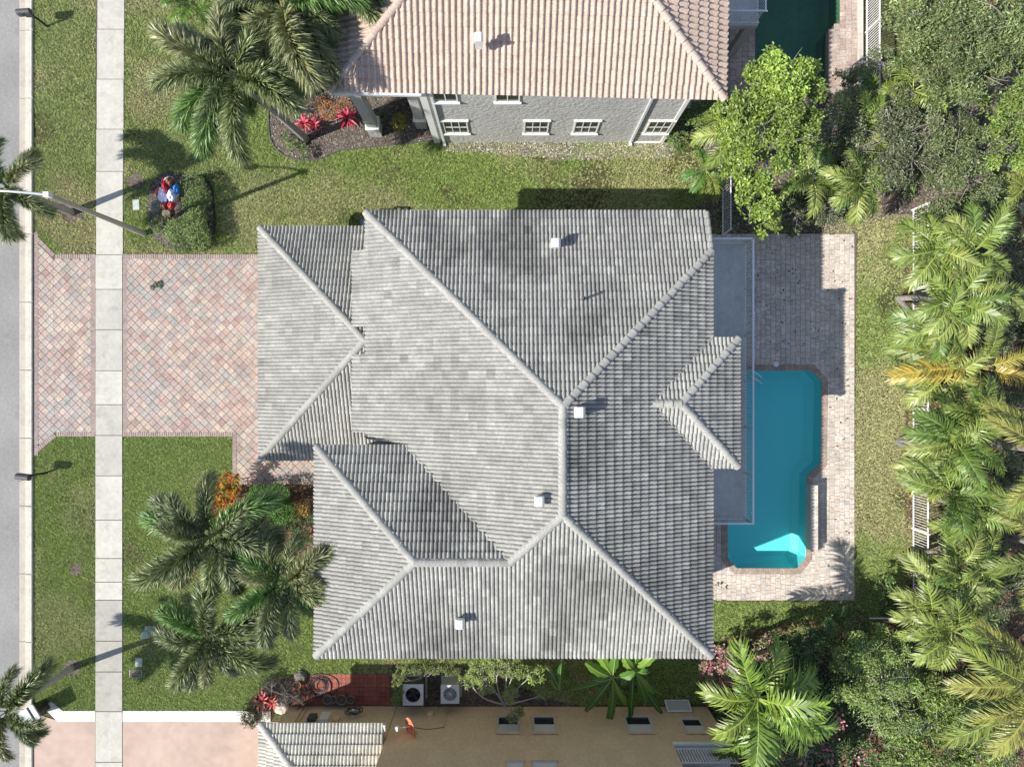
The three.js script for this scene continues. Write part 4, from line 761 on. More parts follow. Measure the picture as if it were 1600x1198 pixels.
{ // red paved side yard with clutter
  const z0 = G2(0, 1052)[1], r = [[G2(480, 0)[0], z0], [G2(613, 0)[0], z0], [G2(613, 0)[0], 15.26], [-10.5, 15.26], [G2(445, 0)[0], 14.6], [G2(462, 0)[0], 14.1]];
  const d = structure('red_patio', prism(r, 0.002, 0.012), M.jointSand); rnd = mulberry(91); const cells = [], cols = [[0.42, 0.13, 0.085], [0.38, 0.115, 0.08], [0.45, 0.15, 0.1], [0.36, 0.12, 0.085]].map(c => C(...c)), mats = cols.map(c => std(c, 0.9, { map: texGrain }));
  for (let i = 0; i < 24; i++) for (let j = 0; j < 8; j++) { const x = -10.6 + i * 0.21, z = z0 + 0.02 + j * 0.21; const inside = [[x, z], [x + 0.2, z], [x + 0.2, z + 0.2], [x, z + 0.2]]; if (!inside.every(p => inPoly(p, r))) continue; cells.push({ poly: [[x + 0.004, z + 0.004], [x + 0.206, z + 0.004], [x + 0.206, z + 0.206], [x + 0.004, z + 0.206]], col: Math.floor(R(0, 4)), h: R(-0.002, 0.002), size: 1 }); }
  paving(d, cells, 'paver', cols, mats, 0.035, 300, 'small_pavers');
  // coiled hose
  const [hx, hz] = G2(497, 1072), t = thing('garden_hose', 'dark garden hose lying in loose coils on the red patio', 'hose', [hx, 0, hz]), pts = []; for (let i = 0; i < 150; i++) { const a = i * 0.33, rr = 0.25 + 0.22 * Math.abs(Math.sin(i * 0.045)) + 0.12 * Math.sin(i * 0.21); pts.push(V(hx + rr * Math.cos(a) + i * 0.0008, 0.06 + 0.02 * Math.sin(i * 0.7), hz + rr * Math.sin(a))); }
  for (let i = 0; i < 25; i++) { const a = 4 + i * 0.16; pts.push(V(hx + 0.15 + 0.95 * Math.cos(a) * (1 - i * 0.01), 0.055, hz - 0.05 + 0.55 * Math.sin(a))); }
  part('hose_pipe', tube(pts, 0.018, 5), M.darkGrey, t);
  const p2 = [], [bx, , bz] = P(553, 1113, 0.9); const t2 = thing('hose_reel', 'black hose hanging in loops on the tan garage wall', 'hose', [bx, 0.9, bz]); for (let i = 0; i < 110; i++) { const a = i * 0.35, rr = 0.26 + 0.07 * Math.sin(i * 0.23); p2.push(V(bx + rr * 1.25 * Math.cos(a), 0.95 + rr * Math.sin(a), 15.1 - 0.0012 * i - 0.02 * Math.sin(i * 0.6))); } part('hose_pipe', tube(p2, 0.017, 5), M.darkGrey, t2); part('hook', cbox(bx - 0.06, bx + 0.06, 1.05, 1.15, 14.9, 15.27, 0.01), M.galv, t2);
  // clay pots and stones
  const pot = (px, py, r0, h, mat, label, nm = 'plant_pot', pl) => { const [x, z] = G2(px, py), q = thing(nm, label, 'pot', [x, 0, z]); const g = new THREE.LatheGeometry([[0, 0.02], [r0 * 0.7, 0.02], [r0, h], [r0 * 1.12, h], [r0 * 1.12, h - 0.05], [r0 * 1.02, h - 0.06], [r0 * 0.74, 0], [0, 0]].reverse().map(p => new THREE.Vector2(Math.max(p[0], 0.001), p[1])), 20); g.translate(x, 0.04, z); part('pot', g, mat, q); const so = new THREE.CircleGeometry(r0 * 0.92, 16); so.rotateX(-Math.PI / 2); so.translate(x, h - 0.02, z); part('potting_soil', so, M.mulch, q); return [x, h, z]; };
  const clay = std(C(0.55, 0.25, 0.11), 0.85), rockM = std(C(0.4, 0.38, 0.36), 0.95, { map: texSoil });
  pot(467, 1066, 0.17, 0.3, clay, 'orange clay pot at the corner of the red patio');
  for (const [px, s, lb] of [[514, 0.19, 'leftmost grey ring pot by the garage wall'], [523, 0.15, 'small grey ring pot second along the garage wall'], [536, 0.22, 'round grey pot with pale rim under the garage wall'], [550, 0.17, 'rightmost grey ring pot under the garage wall']]) pot(px, 1087 + (s * 7), s, 0.32, std(C(0.22, 0.21, 0.19), 0.9), lb);
  const rock = (px, py, s, label, mat = rockM) => { const [x, z] = G2(px, py), g = new THREE.IcosahedronGeometry(s, 3), p = g.attributes.position; for (let i = 0; i < p.count; i++) { const v = V(p.getX(i), p.getY(i), p.getZ(i)), k = 0.75 + 0.5 * fbm(v.x * 3 / s + 5, v.z * 3 / s + v.y * 4 / s, 17, 3); p.setXYZ(i, v.x * k, v.y * k * 0.6, v.z * k); } g.computeVertexNormals(); g.translate(x, s * 0.3, z); const m = part('boulder', worldUV(g, 1), mat); return tag(m, label, 'rock'); };
  rock(470, 1056, 0.3, 'grey rounded stone at the top corner of the red patio'); rock(440, 1102, 0.36, 'pale flat stone by the white drive edge', M.gutterPan); rock(446, 1086, 0.26, 'grey stone among the dark twigs by the red bromeliad');
  rock(246, 323, 0.3, 'pale weathered stone beside the deflated figure', std(C(0.42, 0.43, 0.38), 0.95, { map: texSoil })); rock(262, 333, 0.24, 'flat stone under the deflated figure', std(C(0.45, 0.4, 0.34), 0.95, { map: texSoil }));
}
{ // deflated fabric figure on the hedge by the lamp
  const [x0, , z0] = P(261, 303, 0.75), t = thing('deflated_figure', 'deflated red white and brown fabric figure draped over the hedge', 'decoration', [x0, 0.5, z0]);
  const cloth = (px, py, rx, rz, rot, col, nm, dy = 0, seed = 1) => { const [x, y, z] = P(px, py, 1.0), g = new THREE.SphereGeometry(1, 30, 20), p = g.attributes.position; for (let i = 0; i < p.count; i++) { const v = V(p.getX(i), p.getY(i), p.getZ(i)), k = 0.72 + 0.5 * fbm(v.x * 2.2 + seed, v.z * 2.2 + v.y, seed, 3) + 0.1 * Math.sin(v.x * 7 + v.z * 4 + seed); p.setXYZ(i, v.x * rx * k, v.y * 0.2 * k, v.z * rz * k); } g.computeVertexNormals(); g.rotateY(rot); g.translate(x, 0.95 + dy, z); part(nm, g, std(C(...col), 0.5), t); };
  cloth(266, 284, 0.2, 0.2, 0, [0.16, 0.055, 0.03], 'brown_panel', 0.12, 3); cloth(261, 281, 0.28, 0.13, 0.4, [0.75, 0.77, 0.85], 'white_trim', 0.02, 4); cloth(258, 291, 0.11, 0.36, 0.2, [0.5, 0.02, 0.035], 'red_panel', 0.1, 5);
  cloth(254, 305, 0.19, 0.36, 0.12, [0.62, 0.68, 0.9], 'white_panel', 0.06, 6); cloth(268, 306, 0.18, 0.32, -0.08, [0.68, 0.72, 0.88], 'white_panel', 0.07, 7); cloth(275, 295, 0.11, 0.24, 0.1, [0.03, 0.25, 0.7], 'blue_panel', 0.02, 8);
  cloth(247, 298, 0.09, 0.2, -0.5, [0.75, 0.13, 0.03], 'orange_panel', 0, 9); cloth(255, 320, 0.17, 0.2, 0.4, [0.15, 0.04, 0.03], 'brown_panel', 0, 10); cloth(267, 320, 0.15, 0.2, -0.1, [0.5, 0.03, 0.04], 'red_panel', 0.02, 11);
}

// ---------------------------------------------------------------- beds
const beds = {
  top: polyG([[421, 188], [424, 220], [440, 240], [470, 250], [500, 248], [530, 236], [600, 228], [682, 219], [682, 60], [470, 40], [420, 110], [430, 160]]),
  front: polyG([[366, 758], [594, 758], [594, 900], [430, 862], [372, 800]]),
  hedge: polyG([[236, 282], [262, 268], [300, 272], [326, 284], [333, 320], [332, 370], [318, 386], [270, 392], [238, 372], [228, 330]]),
  back: [[18.6, -30], [45, -30], [45, 40], [8.9, 40], [8.9, 14.0], [10.0, 12.0], [13.5, 11.2], [18.6, 11.0]],
  north: polyG([[1085, 330], [1120, 250], [1060, 200], [1100, 150], [1600, 120], [1600, 330], [1420, 345], [1340, 350], [1340, 363], [1120, 363]]),
  side: polyG([[612, 1040], [730, 1040], [900, 1105], [612, 1105]]),
  sand: polyG([[700, 221], [1060, 222], [1050, 246], [900, 250], [760, 240], [690, 236]]),
  junk: polyG([[398, 1085], [420, 1065], [450, 1056], [478, 1054], [462, 1075], [445, 1098], [430, 1110], [402, 1112]]),
};
rnd = mulberry(201);
const wob = (p, a) => { const out = []; for (let i = 0; i < p.length; i++) { const q = p[(i + 1) % p.length], n = Math.max(1, Math.round(Math.hypot(q[0] - p[i][0], q[1] - p[i][1]) / 0.35)); for (let k = 0; k < n; k++) out.push([lerp(p[i][0], q[0], k / n) + R(-a, a), lerp(p[i][1], q[1], k / n) + R(-a, a)]); } return out; };
const ring = (px, py, r, k) => Array.from({ length: 22 }, (_, i) => { const [x, z] = G2(px, py), a = i / 22 * Math.PI * 2, q = r * (0.8 + 0.4 * vnoise(i * 0.9, k, 77)); return [x + Math.cos(a) * q, z + Math.sin(a) * q]; });
const bareRings = [ring(112, 332, 0.5, 1), ring(112, 1043, 0.42, 2), ring(212, 283, 0.42, 3), ring(118, 890, 0.28, 4)];
bareRings.forEach(r => structure('bare_soil', sheet(r, 0.009), M.mulch));
const bedTop = structure('mulch_bed', sheet(beds.top, 0.014), M.mulch); structure('mulch_bed', sheet(beds.front, 0.014), M.mulchRed); structure('mulch_bed', sheet(wob(beds.hedge, 0.05), 0.014), M.mulch);
structure('garden_soil', sheet(beds.back, 0.006), M.mulchRed); structure('garden_soil', sheet(wob(beds.north, 0.1), 0.01), M.mulch); structure('garden_soil', sheet(beds.side, 0.01), M.mulch); structure('sand_strip', sheet(wob(beds.sand, 0.12), 0.008), M.gravelSoil); structure('mulch_bed', sheet(wob(beds.junk, 0.05), 0.016), M.mulch);
{ // bed edging
  const e = polyG([[421, 150], [420, 188], [424, 220], [440, 240], [470, 250], [500, 248], [530, 236], [600, 228], [682, 219]]).map(p => [p[0], 0.03, p[1]]);
  part('edging', tube(curve(e, 60), 0.03, 6), M.darkGrey, bedTop);
  const t = part('bed_edging', tube(curve(polyG([[300, 270], [326, 283], [334, 320], [333, 368], [318, 387]]).map(p => [p[0], 0.04, p[1]]), 30), 0.045, 6), M.dark); tag(t, 'black curved edging round the hedge bed by the driveway', 'edging');
}
function chips(name, label, poly, n, cols, size) {
  const g = new THREE.BoxGeometry(1, 0.25, 0.45), m = new THREE.InstancedMesh(g, std(C(1, 1, 1), 1), n); m.name = numbered(name); tag(m, label, 'mulch', null, 'stuff');
  const xs = poly.map(p => p[0]), zs = poly.map(p => p[1]), o = new THREE.Object3D(); let k = 0, guard = 0;
  while (k < n && guard++ < n * 20) { const x = R(Math.max(-26, Math.min(...xs)), Math.min(27, Math.max(...xs))), z = R(Math.max(-20, Math.min(...zs)), Math.min(20, Math.max(...zs))); if (!inPoly([x, z], poly)) continue; o.position.set(x, name === 'fallen_leaves' ? 0.055 : 0.022, z); o.rotation.set(R(-0.5, 0.5), R(0, 6.3), R(-0.5, 0.5)); o.scale.setScalar(size * R(0.5, 1.4)); o.updateMatrix(); m.setMatrixAt(k, o.matrix); const c = pick(cols), v = R(0.6, 1.3); m.setColorAt(k, C(c[0] * v, c[1] * v, c[2] * v)); k++; }
  m.count = k; shade(m); scene.add(m);
}
const grayMulch = [[0.26, 0.22, 0.2], [0.17, 0.14, 0.13], [0.36, 0.32, 0.3], [0.2, 0.17, 0.15]], redMulch = [[0.36, 0.2, 0.11], [0.27, 0.16, 0.1], [0.42, 0.28, 0.19], [0.2, 0.14, 0.1]];
chips('mulch_chips', 'grey wood mulch under the palms of the pink roof house', beds.top, 6000, grayMulch, 0.07);
chips('mulch_chips', 'brown mulch in the bed by the front path', beds.front, 3000, redMulch, 0.07);
chips('mulch_chips', 'dark mulch round the hedge by the driveway', beds.hedge, 2000, grayMulch, 0.06);
chips('mulch_chips', 'leaf litter on the soil behind the white fence', beds.back, 14000, redMulch, 0.09);
chips('gravel', 'pale pebbles along the foot of the grey stucco wall', beds.sand, 1500, [[0.55, 0.5, 0.45], [0.42, 0.38, 0.33], [0.62, 0.58, 0.53], [0.3, 0.28, 0.2]], 0.06);
chips('fallen_leaves', 'dark fallen leaves scattered on the pool deck', [[10.3, -6.9], [16.1, -6.9], [16.1, 10.1], [14.9, 10.1], [14.9, -0.9], [10.3, -0.9]], 120, [[0.08, 0.06, 0.04], [0.14, 0.09, 0.05]], 0.075);
chips('fallen_leaves', 'small clump of dark debris on the paver driveway', [[-17.05, -4.75], [-16.6, -4.85], [-16.5, -4.6], [-16.75, -4.45], [-17.1, -4.5]], 45, [[0.1, 0.11, 0.08], [0.16, 0.16, 0.12]], 0.13);
chips('fallen_leaves', 'dark leaf debris on the deck below the pool', [[9.6, 9.35], [10.25, 9.4], [10.2, 9.7], [9.6, 9.6]], 16, [[0.08, 0.07, 0.05], [0.12, 0.1, 0.06]], 0.08);
chips('leaf_litter', 'dry litter under the trees above the pool deck', beds.north, 6000, grayMulch, 0.08);

// ---------------------------------------------------------------- lawn
{
  const hard = [[[-60, -60], [XK1 + 0.02, -60], [XK1 + 0.02, 60], [-60, 60]], [[SW0 - 0.01, -60], [SW1 + 0.12, -60], [SW1 + 0.02, DZ0], [SW1 + 0.02, 60], [SW0 - 0.01, 60]], apronPoly, drivePoly,
    [[7.1, -7.12], [16.36, -7.12], [16.14, 10.3], [7.1, 10.3]], [[-5.3, -6.2], [7.1, -6.2], [7.1, 9.9], [-7, 9.9], [-7, 2.9], [-10.4, 2.9], [-10.4, -6.2]],
    [[-3.64, -11.42], [7.12, -11.42], [7.12, -30], [-3.64, -30]], [[7.1, -30], [18, -30], [18, -13], [7.1, -13]], [[-10.6, 15.2], [9.3, 15.2], [9.3, 30], [-10.6, 30]], polyG([[445, 1054], [613, 1052], [613, 1110], [430, 1110]]),
    [[XK1, 15.55], [-10.6, 15.55], [-10.6, 30], [XK1, 30]], beds.top, beds.front, beds.hedge, beds.side, beds.junk, ...bareRings];
  const thin = [beds.back, beds.north, beds.sand];
  const blade = (n, sp, hh, seed) => { rnd = mulberry(seed); const pos = []; for (let i = 0; i < n; i++) { const a = R(0, 6.3), r = R(0, sp), x = Math.cos(a) * r, z = Math.sin(a) * r, d = R(0, 6.3), w = R(0.006, 0.011), h = hh * R(0.6, 1.2), l = h * R(0.5, 1.5); pos.push(x - Math.sin(d) * w, 0, z + Math.cos(d) * w, x + Math.sin(d) * w, 0, z - Math.cos(d) * w, x + Math.cos(d) * l, h, z + Math.sin(d) * l); } const g = new THREE.BufferGeometry(); g.setAttribute('position', new THREE.Float32BufferAttribute(pos, 3)); g.computeVertexNormals(); return g; };
  const mat = new THREE.MeshStandardMaterial({ color: C(1, 1, 1), roughness: 0.75, side: THREE.DoubleSide });
  const spots = []; rnd = mulberry(301);
  const step = 0.056;
  for (let x = -22.7; x < 20.2; x += step) for (let z = -18.6; z < 18.6; z += step) {
    const px = x + R(-step, step) * 0.5, pz = z + R(-step, step) * 0.5;
    if (hard.some(p => inPoly([px, pz], p))) continue;
    if (px > 17.5 && (pz < -8 || pz > 11)) continue; if (px > 9.3 && pz > 13) continue;
    let bare = fbm(px * 0.5 + 7, pz * 0.5, 7, 3); if (inPoly([px, pz], beds.sand)) bare += 0.16; else if (thin.some(p => inPoly([px, pz], p))) bare += 0.26;
    if (rnd() < sstep(0.6, 0.85, bare) * 0.8) continue;
    spots.push([px, pz, bare]);
  }
  const gs = [blade(9, 0.05, 0.055, 311), blade(9, 0.055, 0.05, 312), blade(8, 0.05, 0.06, 313)], n = spots.length, o = new THREE.Object3D();
  gs.forEach((g, q) => {
    const mine = spots.filter((_, i) => i % 3 === q), m = new THREE.InstancedMesh(g, mat, mine.length); m.name = numbered('lawn_grass'); tag(m, ['short mown lawn grass around the houses and the sidewalk', 'fine lawn blades mixed through the grass around the houses', 'coarser lawn blades mixed through the grass around the houses'][q], 'grass', null, 'stuff');
    mine.forEach(([x, z, b], i) => {
      o.position.set(x, 0, z); o.rotation.set(0, R(0, 6.3), 0); o.scale.setScalar(R(0.8, 1.25)); o.updateMatrix(); m.setMatrixAt(i, o.matrix);
      // dry patches: the strips near the top of the street and behind the pool are browner
      const dry = clamp(sstep(0.42, 0.66, fbm(x * 0.35 + 2, z * 0.35 + 9, 19, 4)) + (z < -8 && x < -13 ? 0.3 : 0) + (x > 15 ? 0.15 : 0) - (z > 2 && x < -8 ? 0.45 : 0) - (x > -13 && x < 8 && z < 0 ? 0.25 : 0), 0, 1), v = R(0.65, 1.45), y = R(0, 1);
      const c = [lerp(0.215, 0.38, dry) + 0.07 * y, lerp(0.31, 0.37, dry) + 0.07 * y, lerp(0.085, 0.19, dry)];
      m.setColorAt(i, C(c[0] * v, c[1] * v, c[2] * v));
    });
    shade(m); scene.add(m);
  });
  console.log('grass', n);
}

// ---------------------------------------------------------------- leafy plants
// leaves: clumps [x,y,z,r, (ry)]; every leaf is a folded blade with its own tone
function leafGeo(clumps, perM2, size, cols, o = {}) {
  const pos = [], col = []; const shell = o.shell ?? 0.62, asp = o.asp ?? 0.42, up = o.up ?? 0.35;
  for (const [cx, cy, cz, r, ry = r * 0.8] of clumps) {
    const n = Math.round(perM2 * 4 * Math.PI * r * r * 0.7), tone = R(0.74, 1.26), lobes = o.lobes ?? 7, L = [];
    for (let i = 0; i < lobes; i++) { const a = R(0, 6.3), e = R(-0.2, 1.2); L.push([Math.cos(a) * Math.cos(e), Math.sin(e), Math.sin(a) * Math.cos(e), R(0.24, 0.42) * (o.lobeR ?? 1), R(0.8, 1.2)]); }
    for (let i = 0; i < n; i++) {
      let d, q; const lb = L.length ? L[Math.floor(rnd() * L.length)] : null;
      do { d = [R(-1, 1), R(-0.75, 1), R(-1, 1)]; q = Math.hypot(...d); } while (q > 1 || q < 0.05);
      if (lb && rnd() < (o.fill ?? 0.86)) { const s = lb[3] * (shell + (1 - shell) * rnd()) / q; d = [lb[0] * 0.8 + d[0] * s, lb[1] * 0.75 + d[1] * s, lb[2] * 0.8 + d[2] * s]; }
      else { const s = (shell + (1 - shell) * rnd()) / q * (lb ? 0.75 : 1); d = [d[0] * s, d[1] * s, d[2] * s]; }
      const x = cx + d[0] * r, y = Math.max(0.03, cy + d[1] * ry), z = cz + d[2] * r;
      const l = size * R(0.6, 1.35), az = R(0, 6.3), pt = R(-0.9, 0.7) + up * 0.3, dx = Math.cos(az) * Math.cos(pt), dy = Math.sin(pt), dz = Math.sin(az) * Math.cos(pt);
      let sx = -Math.sin(az), sy = R(-0.5, 0.5), sz = Math.cos(az); const sl = Math.hypot(sx, sy, sz); sx /= sl; sy /= sl; sz /= sl;
      const w = l * asp, mx = x + dx * l * 0.5, my = y + dy * l * 0.5 + l * 0.06, mz = z + dz * l * 0.5, tx = x + dx * l, ty = y + dy * l - l * 0.1, tz = z + dz * l;
      pos.push(x, y, z, mx + sx * w * 0.5, my + sy * w * 0.5, mz + sz * w * 0.5, tx, ty, tz, x, y, z, tx, ty, tz, mx - sx * w * 0.5, my - sy * w * 0.5, mz - sz * w * 0.5);
      const c = pick(cols), v = R(0.7, 1.3) * (lb ? lb[4] : 1) * tone; for (let k = 0; k < 6; k++) col.push(c[0] * v, c[1] * v, c[2] * v);
    }
  }
  const g = new THREE.BufferGeometry(); g.setAttribute('position', new THREE.Float32BufferAttribute(pos, 3)); g.setAttribute('color', new THREE.Float32BufferAttribute(col, 3)); g.computeVertexNormals(); return g;
}
function tree(name, label, category, base, clumps, o) {   // base [x,z]; clumps in metres
  rnd = mulberry(o.seed || 1); const t = thing(name, label, category, [base[0], 0, base[1]], o.group), limbs = [];
  const top = clumps.reduce((m, c) => Math.max(m, c[1]), 0), fork = V(base[0] + R(-0.1, 0.1), top * 0.38, base[1] + R(-0.1, 0.1)), r0 = o.r || 0.12;
  limbs.push(tube(curve([[base[0], 0, base[1]], [base[0] + R(-0.1, 0.1), top * 0.2, base[1]], fork], 8), s => r0 * (1.15 - 0.4 * s), 8));
  for (const c of clumps) {
    const e = V(c[0], c[1] + c[3] * 0.2, c[2]), m = fork.clone().lerp(e, 0.5).add(V(R(-0.2, 0.2), R(0, 0.25), R(-0.2, 0.2)));
    limbs.push(tube(curve([fork, m, e], 8), s => r0 * (0.62 - 0.48 * s), 6));
    for (let i = 0; i < (o.twigs ?? 4); i++) { const a = R(0, 6.3), q = e.clone().add(V(Math.cos(a) * c[3] * R(0.6, 1.0), R(-0.2, 0.75) * c[3], Math.sin(a) * c[3] * R(0.6, 1.0))); limbs.push(tube(curve([m.clone().lerp(e, R(0.4, 1)), e.clone().lerp(q, 0.5).add(V(R(-0.1, 0.1), R(0, 0.15), R(-0.1, 0.1))), q], 6), s => r0 * 0.2 * (1 - 0.75 * s), 4)); }
  }
  part(o.shrub ? 'stem' : 'trunk', limbs, o.bark || M.trunk, t);
  const cr = part('crown', leafGeo(clumps, o.dens, o.size, o.cols, o), leafMat, t);
  if (o.flowers) part('blossom', leafGeo(clumps.map(c => [c[0], c[1] + 0.06, c[2], c[3] * 1.03, c[4]]), o.flowers[0], o.flowers[1], o.flowers[2], { shell: 0.92, asp: 0.8, lobes: o.lobes }), leafMat, t);
  return t;
}
const at = (px, py, h, r, ry) => { const [x, , z] = P(px, py, h); return [x, h, z, r, ry]; };
const bright = [[0.25, 0.35, 0.05], [0.19, 0.29, 0.04], [0.31, 0.39, 0.08], [0.14, 0.24, 0.03]], mid = [[0.12, 0.2, 0.04], [0.16, 0.25, 0.055], [0.09, 0.15, 0.035], [0.2, 0.28, 0.07]], olive = [[0.16, 0.2, 0.07], [0.12, 0.155, 0.055], [0.2, 0.24, 0.1], [0.09, 0.12, 0.04]], greyg = [[0.17, 0.2, 0.095], [0.13, 0.16, 0.07], [0.23, 0.25, 0.14], [0.1, 0.13, 0.05]], deep = [[0.05, 0.12, 0.03], [0.07, 0.16, 0.035], [0.04, 0.09, 0.025]];
// north-east: bright tree over the fence
tree('shade_tree', 'bright lime green leafy tree beside the pink roof corner', 'tree', G2(1165, 255), [at(1215, 128, 6.4, 1.25), at(1178, 150, 6, 1.1), at(1246, 150, 6, 0.95), at(1190, 195, 6.4, 1.4), at(1245, 200, 5.8, 1.0), at(1215, 235, 6, 1.1), at(1150, 205, 4.6, 0.8), at(1130, 168, 3.4, 0.55), at(1165, 270, 5, 0.95), at(1178, 315, 4.6, 1.1), at(1195, 342, 4, 0.75), at(1262, 120, 5.4, 0.6)], { seed: 401, dens: 150, size: 0.15, cols: bright, twigs: 3, asp: 0.5, shell: 0.5, lobes: 10, lobeR: 0.95, fill: 0.95 });
tree('leafy_shrub', 'small leafy shrub at the foot of the stucco wall corner', 'shrub', G2(1052, 232), [at(1052, 228, 0.9, 0.5), at(1062, 215, 0.9, 0.35)], { seed: 402, dens: 260, size: 0.11, cols: mid, r: 0.04, shrub: 1 });
tree('leafy_shrub', 'dark shrub squeezed behind the pink roof corner', 'shrub', G2(1110, 190), [at(1100, 180, 2.2, 0.7), at(1112, 165, 2.4, 0.5), at(1096, 208, 1.8, 0.6)], { seed: 403, dens: 200, size: 0.12, cols: mid, r: 0.06, shrub: 1 });
const ne = 'grey green trees above the pool deck';
[[[1300, 235], [[1310, 205, 3.2, 1.2], [1285, 250, 2.6, 1.0], [1330, 170, 3, 0.9], [1335, 240, 3.2, 1.1]], greyg, 'twiggy grey green tree above the pool deck, nearest the bright tree'],
 [[1390, 250], [[1390, 215, 3.6, 1.3], [1420, 255, 3.4, 1.3], [1370, 275, 3, 1.1], [1440, 210, 3.6, 1.1], [1395, 165, 3, 0.9]], greyg, 'twiggy grey green tree with bare white branches above the lawn strip'],
 [[1480, 280], [[1475, 250, 3.8, 1.3], [1510, 285, 3.4, 1.3], [1455, 305, 2.8, 1.1], [1530, 240, 3.8, 1.0], [1490, 210, 3.6, 1.0]], olive, 'olive green tree above the palms at the right, left of the trunk log'],
 [[1330, 110], [[1345, 125, 2.6, 0.6], [1320, 120, 2.0, 0.5], [1375, 100, 2.6, 0.7]], greyg, 'loose twiggy shrub growing over the green pool fence'],
 [[1250, 335], [[1240, 340, 1.6, 0.8], [1290, 335, 1.5, 0.8], [1205, 350, 1.4, 0.5]], greyg, 'low twiggy grey shrub spilling over the top of the pool deck']].forEach(([b, cl, cols, label], i) => tree('twiggy_tree', label, 'tree', G2(...b), cl.map(c => at(...c)), { seed: 410 + i, dens: 210, size: 0.12, cols, r: 0.09, twigs: 9, bark: M.twig, group: ne, asp: 0.45, shell: 0.35, lobes: 12, fill: 0.95 }));
tree('fine_leaf_tree', 'large fine leaved olive tree filling the top right corner', 'tree', G2(1500, 130), [at(1440, 30, 6.5, 1.34), at(1500, 60, 7, 1.51), at(1560, 30, 7, 1.43), at(1425, 85, 5.5, 1.01), at(1470, 115, 6, 1.18), at(1530, 120, 6.4, 1.09), at(1595, 70, 6.8, 1.18), at(1480, 5, 6.8, 1.26)], { seed: 420, dens: 250, size: 0.14, cols: [[0.207, 0.276, 0.081], [0.149, 0.213, 0.063], [0.265, 0.322, 0.127], [0.115, 0.161, 0.052]], r: 0.13, twigs: 7, bark: M.twig, asp: 0.38, shell: 0.35, lobes: 13 });
tree('shade_tree', 'bright green fine leaved tree at the right edge, upper side', 'tree', G2(1575, 200), [at(1580, 130, 6, 1.3), at(1590, 190, 5.6, 1.3), at(1555, 165, 5.2, 0.9), at(1575, 235, 4.6, 0.9)], { seed: 421, dens: 170, size: 0.12, cols: bright.concat(mid), r: 0.14, shell: 0.45 });
// behind the fence on the right
[[1560, 340, 2.0, 0.9], [1585, 400, 2.2, 1.0], [1545, 505, 1.8, 0.9], [1590, 470, 2, 0.9], [1560, 560, 1.5, 0.8], [1540, 625, 1.7, 0.9], [1580, 640, 1.6, 0.8], [1560, 720, 1.8, 0.9], [1590, 760, 1.8, 0.8], [1545, 800, 1.5, 0.7], [1585, 920, 1.9, 0.9]].forEach(([px, py, h, r], i) => tree('grey_shrub', ['wide grey green shrub under the white log at the right', 'grey shrub at the right edge below the white log', 'grey twiggy shrub between the two upper palms', 'olive shrub at the right edge beside the upper palms', 'low olive shrub beside the yellow palm frond', 'grey shrub between the fence and the long pale frond', 'olive shrub at the right edge under the long pale frond', 'grey twiggy shrub right of the middle palms', 'grey shrub at the right edge, centre height', 'low grey shrub above the lower right palms', 'grey shrub at the right edge beside the lowest fence palm'][i], 'shrub', G2(px - 40, py), [at(px, py, h, r), at(px + 18, py + 22, h * 0.85, r * 0.7), at(px - 14, py + 25, h * 0.7, r * 0.7)], { seed: 430 + i, dens: 190, size: 0.115, cols: i % 3 ? greyg : olive, r: 0.06, twigs: 8, bark: M.twig, shell: 0.35, shrub: 1, group: 'shrubs behind the white fence' }));
tree('young_shrub', 'small green shrub growing through the white fence', 'shrub', G2(1408, 600), [at(1408, 592, 0.8, 0.5), at(1400, 570, 0.7, 0.4), at(1418, 612, 0.8, 0.4)], { seed: 445, dens: 240, size: 0.1, cols: mid, r: 0.03, shrub: 1 });
// low undergrowth that covers the soil of the gardens
{
  rnd = mulberry(447); const cl = [[], []]; let k = 0;
  while (k < 330) { const se = rnd() < 0.45, x = se ? R(9.5, 20) : R(9.5, 25), z = se ? R(11.5, 19) : R(-15, 19); if (!(inPoly([x, z], beds.back) && (x > 19.6 || z > 12.4)) && !inPoly([x, z], beds.north)) continue; if (x > 11 && x < 16.5 && z < -13) continue; cl[z < -7 ? 0 : 1].push([x, R(0.15, 0.5), z, R(0.35, 0.7), 0.35]); k++; }
  ['low mixed undergrowth beneath the trees above the pool deck', 'low mixed undergrowth covering the soil of the right hand garden'].forEach((label, i) => { const m = part('undergrowth', leafGeo(cl[i], 80, 0.14, mid.concat(greyg, deep), { lobes: 0, shell: 0.3 }), leafMat); tag(m, label, 'undergrowth', null, 'stuff'); });
}
// south-east shrubs
tree('round_shrub', 'big pale green rounded shrub in the lower right garden', 'shrub', G2(1355, 1050), [at(1345, 1015, 3.2, 1.1), at(1385, 1010, 3, 0.9), at(1370, 1060, 3.6, 1.3), at(1330, 1065, 3.2, 1.0), at(1410, 1055, 3.2, 1.0), at(1360, 1105, 3.4, 1.2), at(1400, 1105, 3.4, 1.1), at(1325, 1030, 2.8, 0.8)], { seed: 450, dens: 230, size: 0.11, cols: [[0.260, 0.364, 0.091], [0.195, 0.299, 0.065], [0.338, 0.429, 0.143], [0.143, 0.234, 0.052]], r: 0.12, shrub: 1, shell: 0.55 });
tree('coarse_shrub', 'coarse leaved bright green shrub under the large lower right fronds', 'shrub', G2(1450, 1090), [at(1455, 1080, 3.2, 1.2), at(1500, 1110, 3.2, 1.3), at(1440, 1130, 3, 1.2), at(1480, 1165, 3, 1.3), at(1545, 1165, 3, 1.3), at(1410, 1165, 2.8, 1.1), at(1560, 1110, 2.8, 1.1)], { seed: 451, dens: 130, size: 0.19, cols: bright.concat(mid), r: 0.12, shrub: 1, asp: 0.34, shell: 0.5 });
